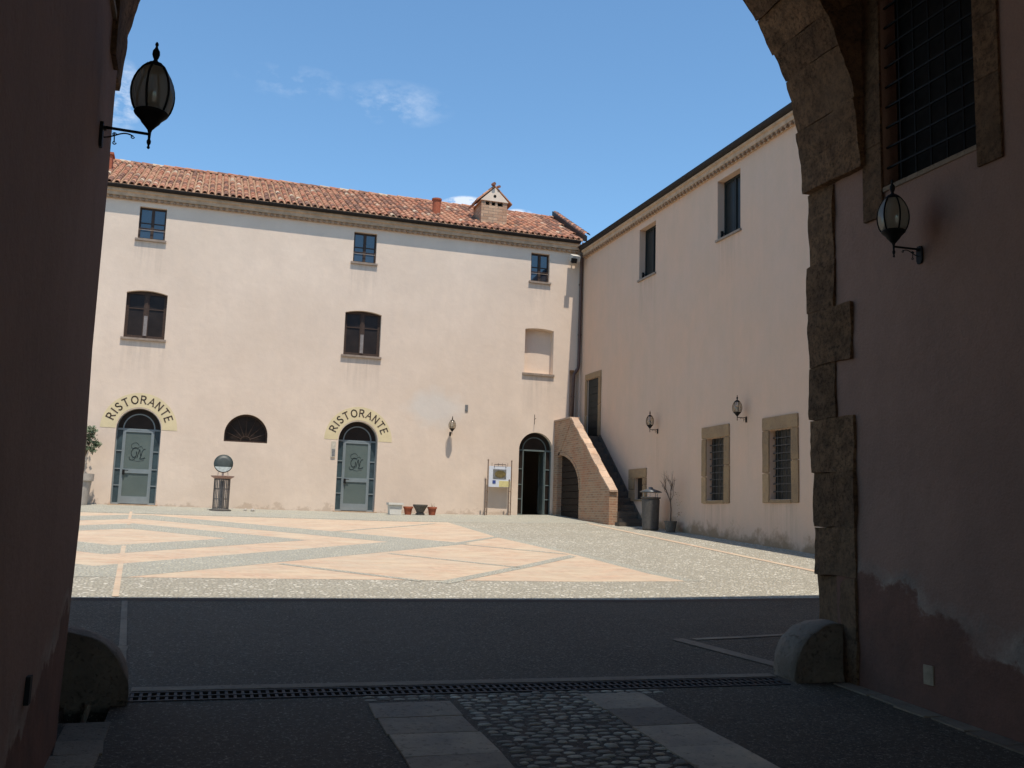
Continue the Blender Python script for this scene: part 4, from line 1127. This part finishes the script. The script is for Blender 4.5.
bm = BM(); prism(bm, [(12.22, 9.53), (18.2, 11.5), (24.3, 9.5)], lambda p: Vector((p[0], 6.4, p[1])), lambda p: Vector((p[0], 36.6, p[1]))); obj('roof', bm, 'tile', side)
for a, b in UP:
    bm = BM(); x = SX + .20
    box(bm, x, x + .05, a, a + .06, 7.33, 8.92); box(bm, x, x + .05, b - .06, b, 7.33, 8.92); box(bm, x, x + .05, a + .06, b - .06, 8.85, 8.92); box(bm, x, x + .05, a + .06, b - .06, 7.33, 7.41); box(bm, x - .01, x + .045, (a + b) / 2 - .045, (a + b) / 2 + .045, 7.41, 8.85)
    w = obj('window', bm, 'greenwood', side)
    bm = BM(); box(bm, x + .02, x + .03, a + .03, b - .03, 7.36, 8.9); obj('pane', bm, 'sideglass2', w)
    bm = BM(); box(bm, SX - .05, SX + .3, a - .05, b + .05, 7.27, 7.327); bevel(bm, .008); obj('sill', bm, 'sill', w)
    bm = BM()  # little shutter stays at the far reveal
    tube(bm, [(SX + .12, b - .02, 7.5), (SX + .12, b - .16, 7.5)], .012, 6); box(bm, SX + .09, SX + .15, b - .05, b - .005, 7.42, 7.58); obj('shutter_stay', bm, 'iron', w)
def stoneframe(parent, y0, y1, z0, z1, iy0, iy1, iz0, iz1, mat='frame_stone', name='window'):
    bm = BM(); g = .005
    def blk(a, b, c, d):
        stone_block(bm, lambda u, v, w: Vector((SX - .035 + .12 * u, a + g + (b - a - 2 * g) * v, c + g + (d - c - 2 * g) * w)), random.randint(1, 99), .008, 3, .006)
    blk(y0, iy0, z0, z0 + (z1 - z0) * .48); blk(y0, iy0, z0 + (z1 - z0) * .48, iz1)
    blk(iy1, y1, z0, z0 + (z1 - z0) * .35); blk(iy1, y1, z0 + (z1 - z0) * .35, iz1)
    blk(y0, y1, iz1, z1)
    if iz0 - z0 > .03: blk(iy0, iy1, z0, iz0)
    return obj(name, bm, mat, parent)
for (a, b), (fa, fb) in zip(LO, ((21.19, 22.58), (18.28, 19.71))):
    w = stoneframe(side, fa, fb, .49, 2.47, a, b, .58, 2.16)
    bm = BM(); x = SX + .09
    for k in range(1, 5):
        yy = a + (b - a) * k / 5; tube(bm, [(x, yy, .58), (x, yy, 2.16)], .010, 6)
    for k in range(1, 9):
        zz = .58 + 1.58 * k / 9; box(bm, x - .008, x + .008, a, b, zz - .011, zz + .011)
    obj('grille', bm, 'grille', w)
    bm = BM(); box(bm, SX + .15, SX + .16, a, b, .58, 2.16); obj('pane', bm, 'sideglass2', w)
w = stoneframe(side, 25.86, 27.08, .58, 1.55, 26.12, 26.68, .64, 1.27)
bm = BM(); box(bm, SX + .10, SX + .12, 26.1, 26.7, .6, 1.3); obj('pane', bm, 'darkglass', w)
# door at the head of the stairs
w = stoneframe(side, 29.36, 30.74, 2.74, 4.93, 29.58, 30.55, 2.745, 4.72, name='door')
bm = BM(); box(bm, SX + .035, SX + .08, 29.58, 30.55, 2.73, 4.72)
for k in range(8): box(bm, SX + .02, SX + .036, 29.62, 30.51, 2.80 + k * .235, 2.80 + k * .235 + .19)
obj('door_leaf', bm, 'greenwood', w)

# ------------------------------------------------------------------ outside staircase
st = thing('brick_staircase', 'steep outside staircase with brick parapet rising to the upper door in the corner', 'staircase', (12, 28, gz(12, 28)))
PXa, PXb = 11.57, 11.85
b = [(26.47, -.6), (28.88, -.6), (28.88, .93)]
# half arch over the store under the landing
for k in range(0, 11):
    t = k / 10 * PI / 2; b.append((28.62 + 2.0 * math.sin(t) ** 1.0 * 1.0, .42 + 1.72 * (1 - math.cos(t)) ** .62) if False else (30.84 - 1.96 * math.cos(t), .95 + 1.17 * math.sin(t)))
b += [(30.88, 2.12), (30.88, -.6), (31.245, -.6), (31.245, 3.28), (29.72, 3.28), (26.47, .86)]
clean = []
for p in b:
    if not clean or (Vector(p) - Vector(clean[-1])).length > 1e-4: clean.append(p)
bm = BM()
A = [bm.verts.new((PXa, p[0], p[1])) for p in clean]; B = [bm.verts.new((PXb, p[0], p[1])) for p in clean]
tri = tessellate_polygon([[Vector((p[0], p[1], 0)) for p in clean]])
for t in tri: bm.faces.new([A[i] for i in t]); bm.faces.new([B[i] for i in t])
for i in range(len(clean)): bm.faces.new((A[i], A[(i + 1) % len(clean)], B[(i + 1) % len(clean)], B[i]))
obj('parapet', bm, 'brick', st)
bm = BM(); sl = (3.28 - .86) / (29.72 - 26.47); y = 26.42
while y < 29.7:
    L = min(random.uniform(.20, .30), 29.72 - y); zc = .862 + (y - 26.47) * sl
    q = [(y, zc), (y + L - .01, zc + (L - .01) * sl), (y + L - .01, zc + (L - .01) * sl + .06), (y, zc + .06)]
    ja, jb = random.uniform(.0, .03), random.uniform(-.06, -.02)
    prism(bm, q, lambda p: Vector((PXa - ja, p[0], p[1])), lambda p: Vector((PXb + jb, p[0], p[1]))); y += L
box(bm, PXa - .03, PXb + .03, 29.73, 31.24, 3.283, 3.34)
bevel(bm, .006, 1)
obj('coping', bm, 'coping', st)
bm = BM(); arch_pts = [p for p in clean if 28.6 < p[0] < 30.85 and p[1] > .3]
for p, q in zip(arch_pts, arch_pts[1:]):
    pv, qv = Vector(p), Vector(q); d = (qv - pv); 
    if d.length < 1e-4: continue
    nn = Vector((-d.y, d.x)).normalized() * .10
    prism(bm, [tuple(pv), tuple(qv), tuple(qv + nn), tuple(pv + nn)], lambda c: Vector((PXa - .012, c[0], c[1])), lambda c: Vector((PXa + .05, c[0], c[1])))
obj('arch_trim', bm, 'brick', st)
N = 14; y0, z0, y1, z1 = 26.15, gz(12.1, 26.1), 29.45, 2.72
prof = [(y0, z0 - .3)]
for k in range(N):
    ya = y0 + (y1 - y0) * k / (N - 1) if N > 1 else y0
    prof.append((ya, z0 + (z1 - z0) * k / N)); prof.append((ya, z0 + (z1 - z0) * (k + 1) / N))
prof += [(31.24, z1), (31.24, z1 - .35), (29.6, z1 - .35), (27.2, z0 - .3)]
clean = []
for p in prof:
    if not clean or (Vector(p) - Vector(clean[-1])).length > 1e-4: clean.append(p)
bm = BM()
A = [bm.verts.new((PXb + .002, p[0], p[1])) for p in clean]; B = [bm.verts.new((SX - .003, p[0], p[1])) for p in clean]
tri = tessellate_polygon([[Vector((p[0], p[1], 0)) for p in clean]])
for t in tri: bm.faces.new([A[i] for i in t]); bm.faces.new([B[i] for i in t])
for i in range(len(clean)): bm.faces.new((A[i], A[(i + 1) % len(clean)], B[(i + 1) % len(clean)], B[i]))
obj('steps', bm, 'step', st)
bm = BM(); prism(bm, [(26.0, z0 - .2), (26.0, z0 + .08), (29.42, z1 + .10), (29.42, z1 - .3), (27.2, z0 - .2)], lambda p: Vector((SX - .022, p[0], p[1])), lambda p: Vector((SX + .01, p[0], p[1]))); obj('dark_strip', bm, 'step', st)  # thin dark strip on the wall, following the slope of the steps
bm = BM()
for k in range(11): box(bm, PXa + .17, PXa + .20, 28.8, 30.93, -.2 + k * .22, -.2 + k * .22 + .205)
obj('store_door', bm, 'wood', st)
# two wider bottom steps sticking out before the parapet
bm = BM(); box(bm, 11.62, 12.48, 25.84, 26.145, gz(12, 26) - .1, gz(12, 26) + .10); box(bm, 11.83, 12.475, 26.02, 26.146, gz(12, 26) + .101, gz(12, 26) + .15); bevel(bm, .01); obj('bottom_step', bm, 'step', st)

# ------------------------------------------------------------------ courtyard objects
# notice board
nb = thing('notice_board', 'white notice board with a picture on thin brown posts left of the open arched door', 'notice board', (9.6, 30.95, gz(9.6, 30.95)))
zg = gz(9.6, 30.95)
for x, yv, h in ((9.17, 31.02, 1.80), (9.99, 31.02, 1.80), (9.06, 30.86, 1.15), (9.87, 30.86, 1.15)):
    bm = BM(); tube(bm, [(x, yv, zg - .02), (x, yv, zg + h)], .020, 8); lathe(bm, [(.026, zg + h), (.028, zg + h + .02), (.01, zg + h + .05)], (x, yv, 0), 8); obj('post', bm, 'post', nb)
for xa, xb in ((9.06, 9.17), (9.87, 9.99)):
    for z in (.12, .42, .80):
        bm = BM(); tube(bm, [(xa, 30.86, zg + z), (xb, 31.02, zg + z)], .010, 6); obj('rung', bm, 'post', nb)
bm = BM(); box(bm, 9.20, 9.96, 31.0, 31.03, zg + .93, zg + 1.62); bevel(bm, .004); pn = obj('panel', bm, 'panelwhite', nb)
bm = BM(); box(bm, 9.34, 9.80, 30.992, 30.999, zg + 1.20, zg + 1.52); obj('picture', bm, 'panelgrey', pn)
bm = BM(); prism(bm, [(9.59 + .19 * math.cos(2 * PI * k / 20), zg + 1.36 + .12 * math.sin(2 * PI * k / 20)) for k in range(20)], lambda p: Vector((p[0], 30.986, p[1])), lambda p: Vector((p[0], 30.991, p[1]))); obj('map', bm, 'panelolive', pn)
bm = BM(); box(bm, 9.56, 9.95, 30.993, 30.999, zg + .94, zg + 1.14); obj('yellow_notice', bm, 'panelyellow', pn)
bm = BM(); box(bm, 9.33, 9.44, 30.991, 30.999, zg + 1.04, zg + 1.15); obj('blue_emblem', bm, 'panelblue', pn)
bm = BM(); tube(bm, [(9.38, 30.985, zg + 1.58), (9.38, 30.985, zg + 1.68), (9.78, 30.985, zg + 1.68), (9.78, 30.985, zg + 1.58)], .012, 6)
for x in (9.3, 9.52, 9.66, 9.85): tube(bm, [(x, 31.015, zg + 1.61), (x, 31.015, zg + 1.73)], .006, 5)
obj('hanger', bm, 'rustiron', nb)

# slatted stand with a globe
cx, cy = 0.70, 29.8; zg = gz(cx, cy)
r = thing('disc_stand', 'slim slatted metal basket stand topped by a dark round disc below the lunette window', 'lamp stand', (cx, cy, zg))
bm = BM(); lathe(bm, [(.31, zg - .01), (.31, zg + .03), (.24, zg + .05)], (cx, cy, 0), 24); obj('base_plate', bm, 'greybin', r)
bm = BM()
for k in range(26):
    a = 2 * PI * k / 26; c_, s_ = math.cos(a), math.sin(a)
    M4 = Matrix.Translation((cx + .225 * c_, cy + .225 * s_, 0)) @ Matrix.Rotation(a, 4, 'Z'); box(bm, -.006, .006, -.010, .010, zg + .05, zg + .93, M=M4)
obj('slats', bm, 'mesh', r)
for h in (.06, .33, .62, .90):
    bm = BM(); n = 24
    for k in range(n):
        t0, t1 = 2 * PI * k / n, 2 * PI * (k + 1) / n
        q = [(cx + q_ * math.cos(t), cy + q_ * math.sin(t)) for q_, t in ((.20, t0), (.215, t0), (.215, t1), (.20, t1))]
        prism(bm, q, lambda p: Vector((p[0], p[1], zg + h)), lambda p: Vector((p[0], p[1], zg + h + .025)))
    obj('hoop', bm, 'mesh', r)
bm = BM(); lathe(bm, [(.06, zg + .06), (.06, zg + .88)], (cx, cy, 0), 16); obj('inner_drum', bm, 'panelgrey', r)
bm = BM(); lathe(bm, [(.22, zg + .925), (.33, zg + .99), (.335, zg + 1.01), (.22, zg + .95), (.05, zg + .95)], (cx, cy, 0), 26); obj('rim', bm, 'pinkrim', r)
bm = BM(); tube(bm, [(cx, cy, zg + .94), (cx, cy, zg + 1.16)], .03, 8)
for sx in (-.12, .13): tube(bm, [(cx + sx * 1.2, cy, zg + .95), (cx + sx, cy, zg + 1.22)], .010, 6)
obj('stem', bm, 'camwhite', r)
gr = .275; zc = zg + 1.37
TILT = Matrix.Rotation(R(90 - 12), 4, 'X')     # disc faces the arch, leaning back a little
bm = BM(); lathe(bm, [(.01, -.035), (.18, -.030), (gr - .02, -.012), (gr, .0), (gr, .02), (.15, .035), (.01, .04)], (cx, cy, zc), 32, M=TILT)
gl = obj('disc', bm, 'globedark', r, smooth=True)
bm = BM(); ch_pts = [(gr * .93 * math.cos(t), gr * .93 * math.sin(t)) for t in [PI + .42 + (PI - .84) * k / 16 for k in range(17)]]
prism(bm, ch_pts, lambda p: TILT @ Vector((p[0], p[1], .036)) + Vector((cx, cy, zc)), lambda p: TILT @ Vector((p[0], p[1], .044)) + Vector((cx, cy, zc)))
obj('pale_segment', bm, 'globepale', gl)

# row of pots
def pot(name, x, y, prof, mat, label, n=20, soil=True, group='pots along the facade'):
    z = gz(x, y); r = thing(name, label, 'flower pot', (x, y, z), 0, group)
    bm = BM(); lathe(bm, [(a, z + b) for a, b in prof], (x, y, 0), n); obj('vessel', bm, mat, r, smooth=False)
    if soil:
        a, b = prof[-1]; bm = BM(); lathe(bm, [(a * .99, z + b - .01), (a * .9, z + b + .012)], (x, y, 0), n); obj('soil', bm, 'soil', r)
    return r
x, y = 5.99, 30.5; z = gz(x, y); r = thing('planter_box', 'low white square planter, leftmost of the pots beside the right restaurant door', 'planter', (x, y, z), 0)
bm = BM(); prism(bm, [(-.18, 0), (.18, 0), (.205, .30), (-.205, .30)], lambda p: Vector((x + p[0], y - .16, z + p[1])), lambda p: Vector((x + p[0], y + .16, z + p[1]))); bevel(bm, .012); obj('body', bm, 'whitepot', r)
bm = BM(); box(bm, x - .235, x + .235, y - .21, y - .15, z + .302, z + .37); box(bm, x - .235, x + .235, y + .15, y + .21, z + .302, z + .37); box(bm, x - .235, x - .18, y - .149, y + .149, z + .302, z + .37); box(bm, x + .18, x + .235, y - .149, y + .149, z + .302, z + .37); obj('rim', bm, 'whitepot', r)
bm = BM(); box(bm, x - .18, x + .18, y - .15, y + .15, z + .302, z + .33); obj('soil', bm, 'soil', r)
terr = [(.10, 0), (.135, .20), (.155, .205), (.155, .26), (.135, .26), (.125, .23)]
pot('flower_pot', 6.42, 30.5, terr, 'terracotta', 'small terracotta pot between the white planter and the grey bowl')
pot('flower_pot', 6.80, 30.45, [(.14, 0), (.145, .05), (.11, .07), (.17, .19), (.235, .29), (.235, .33), (.20, .33), (.18, .29)], 'greypot', 'dark grey stone bowl between two terracotta pots')
p4 = pot('flower_pot', 7.20, 30.5, terr, 'terracotta', 'small terracotta pot with a few dry stems, rightmost of the row')
bm = BM()
for k in range(9):
    a = random.uniform(0, 2 * PI); q = random.uniform(.02, .07); x_, y_ = 7.2 + q * math.cos(a), 30.5 + q * math.sin(a); z_ = gz(7.2, 30.5) + .22
    tube(bm, [(x_, y_, z_), (x_ + random.uniform(-.04, .04), y_, z_ + random.uniform(.06, .16))], .004, 4)
obj('stems', bm, 'drygrass', p4)

# potted olive at far left
def leaf_cloud(bm, clusters, size, per, rnd):
    for c, rad in clusters:
        for _ in range(per):
            d = Vector((rnd.gauss(0, 1), rnd.gauss(0, 1), rnd.gauss(0, 1))).normalized() * rad * rnd.uniform(.25, 1.05)
            p = Vector(c) + d; a = Vector((rnd.gauss(0, 1), rnd.gauss(0, 1), rnd.gauss(0, .7))).normalized(); b = a.orthogonal().normalized()
            L = size * rnd.uniform(.7, 1.3); w = L * .24
            bm.faces.new([bm.verts.new(p), bm.verts.new(p + a * L * .5 + b * w), bm.verts.new(p + a * L), bm.verts.new(p + a * L * .5 - b * w)])
x, y = -3.19, 30.6; z = gz(x, y)
r = thing('potted_olive_tree', 'small olive tree in a tall pale grey pot beside the left restaurant door', 'potted tree', (x, y, z))
bm = BM(); lathe(bm, [(.21, z), (.29, z + .68), (.335, z + .70), (.345, z + .90), (.30, z + .90), (.27, z + .84)], (x, y, 0), 24); obj('pot', bm, 'tallpot', r)
bm = BM(); lathe(bm, [(.27, z + .82), (.25, z + .86)], (x, y, 0), 20); obj('soil', bm, 'soil', r)
bm = BM(); tube(bm, [(x, y, z + .82), (x + .03, y, z + 1.1), (x + .02, y, z + 1.4), (x + .08, y, z + 1.7)], .045, 8, .025)
rnd = random.Random(5); cl = []
for k in range(9):
    a = rnd.uniform(0, 2 * PI); e = Vector((x - .08 + .36 * math.cos(a) * rnd.uniform(.4, 1), y + .3 * math.sin(a), z + rnd.uniform(1.65, 2.2)))
    tube(bm, [(x + .03, y, z + 1.35), ((x + e.x) / 2 + .03, (y + e.y) / 2, z + 1.6), tuple(e)], .016, 5, .006); cl.append((e, rnd.uniform(.13, .22)))
cl += [(Vector((x + .34, y, z + 1.78)), .12), (Vector((x + .22, y - .1, z + 1.62)), .12), (Vector((x + .12, y, z + 2.0)), .17)]
obj('trunk', bm, 'bark', r)
bm = BM(); leaf_cloud(bm, cl, .085, 120, rnd); obj('crown', bm, 'leaf', r)

# litter bin on the right
cx, cy = 11.93, 24.45; z = gz(cx, cy)
r = thing('litter_bin', 'grey round concrete litter bin with raised lid at the foot of the stairs', 'litter bin', (cx, cy, z))
bm = BM(); lathe(bm, [(.205, z), (.225, z + .04), (.235, z + .45), (.25, z + .82), (.225, z + .86), (.215, z + .80)], (cx, cy, 0), 28); obj('body', bm, 'greybin', r, smooth=False)
bm = BM(); lathe(bm, [(.20, z + .82), (.27, z + .87), (.275, z + .90), (.2, z + .90)], (cx, cy, 0), 28); obj('rim', bm, 'greybin', r)
bm = BM()
for k in range(5):
    a = 2 * PI * k / 5 + .4; tube(bm, [(cx + .2 * math.cos(a), cy + .2 * math.sin(a), z + .89), (cx + .2 * math.cos(a), cy + .2 * math.sin(a), z + 1.03)], .010, 6)
obj('lid_supports', bm, 'camwhite', r)
bm = BM(); lathe(bm, [(.30, z + 1.03), (.305, z + 1.05), (.18, z + 1.10), (.07, z + 1.13), (.06, z + 1.17), (.01, z + 1.18)], (cx, cy, 0), 28); obj('lid', bm, 'binlid', r, smooth=True)

# bare young tree in a pot by the side wall
x, y = 12.16, 23.7; z = gz(x, y)
r = thing('bare_potted_tree', 'bare young tree in a dark pot against the shaded side wall', 'potted tree', (x, y, z))
bm = BM(); lathe(bm, [(.12, z), (.165, z + .26), (.175, z + .26), (.175, z + .30), (.15, z + .30), (.145, z + .27)], (x, y, 0), 20); obj('pot', bm, 'greypot', r)
bm = BM(); lathe(bm, [(.15, z + .262), (.13, z + .285)], (x, y, 0), 16); obj('soil', bm, 'soil', r)
bm = BM(); rnd = random.Random(11)
tube(bm, [(x, y, z + .26), (x + .01, y, z + .6), (x - .01, y + .01, z + .95)], .019, 7, .015)
def twig(p, d, L, rad, lev):
    q = p + d * L * .5 + Vector((rnd.uniform(-.03, .03), rnd.uniform(-.03, .03), 0)); e = p + d * L + Vector((rnd.uniform(-.04, .03), rnd.uniform(-.04, .04), rnd.uniform(0, .04)))
    e.x = min(e.x, SX - .05); q.x = min(q.x, SX - .05)
    tube(bm, [p, q, e], rad, 5, rad * .5)
    if lev:
        for _ in range(4):
            nd = (d + Vector((rnd.uniform(-.5, .3), rnd.uniform(-.8, .8), rnd.uniform(-.1, .5)))).normalized()
            twig(p + (e - p) * rnd.uniform(.35, 1), nd, L * rnd.uniform(.45, .75), rad * .55, lev - 1)
for dd in ((-.1, .75, 1), (.05, -.65, 1), (-.3, .15, 1), (.0, -.2, 1.1)):
    twig(Vector((x - .01, y + .01, z + rnd.uniform(.75, .95))), Vector(dd).normalized(), .42, .010, 2)
obj('trunk', bm, 'bark', r)
bm = BM(); leaf_cloud(bm, [(Vector((x + .02, y - .36, z + .75)), .13), (Vector((x + .02, y - .30, z + 1.0)), .10), (Vector((x + .02, y - .4, z + .5)), .10)], .035, 26, rnd); obj('dry_leaves', bm, 'drygrass', r)

# security camera under the eave
r = thing('security_camera', 'pale security camera with dark lens under the eave beside the corner downpipe', 'camera', (12.0, FY, 9.0))
bm = BM(); box(bm, 12.02, 12.12, FY - .02, FY + .005, 8.95, 9.2); tube(bm, [(12.07, FY - .01, 9.1), (12.07, FY - .22, 9.1)], .025, 8); obj('bracket', bm, 'camwhite', r)
bm = BM(); M4 = Matrix.Translation((12.07, FY - .30, 9.07)) @ Matrix.Rotation(R(24), 4, 'X')
box(bm, -.14, .14, -.16, .18, -.10, .11, M=M4); bevel(bm, .02); obj('housing', bm, 'camwhite', r)
bm = BM(); box(bm, -.20, -.02, -.30, -.165, -.13, .03, M=M4); bevel(bm, .02); obj('lens_hood', bm, 'iron', r)
# loose stones at the foot of the facade
for i, (sx_, sy_, sr_) in enumerate(((1.62, 29.9, .06), (1.42, 30.1, .045))):
    bm = BM(); bmesh.ops.create_icosphere(bm, subdivisions=2, radius=sr_, matrix=Matrix.Translation((sx_, sy_, gz(sx_, sy_) + sr_ * .55))); rough(bm, .015, i, 12)
    tag(obj('loose_stone', bm, 'tallpot', smooth=True), ['larger pale loose stone right of the disc stand', 'smaller pale loose stone close to the disc stand'][i], 'stone', 'loose stones at the facade foot')
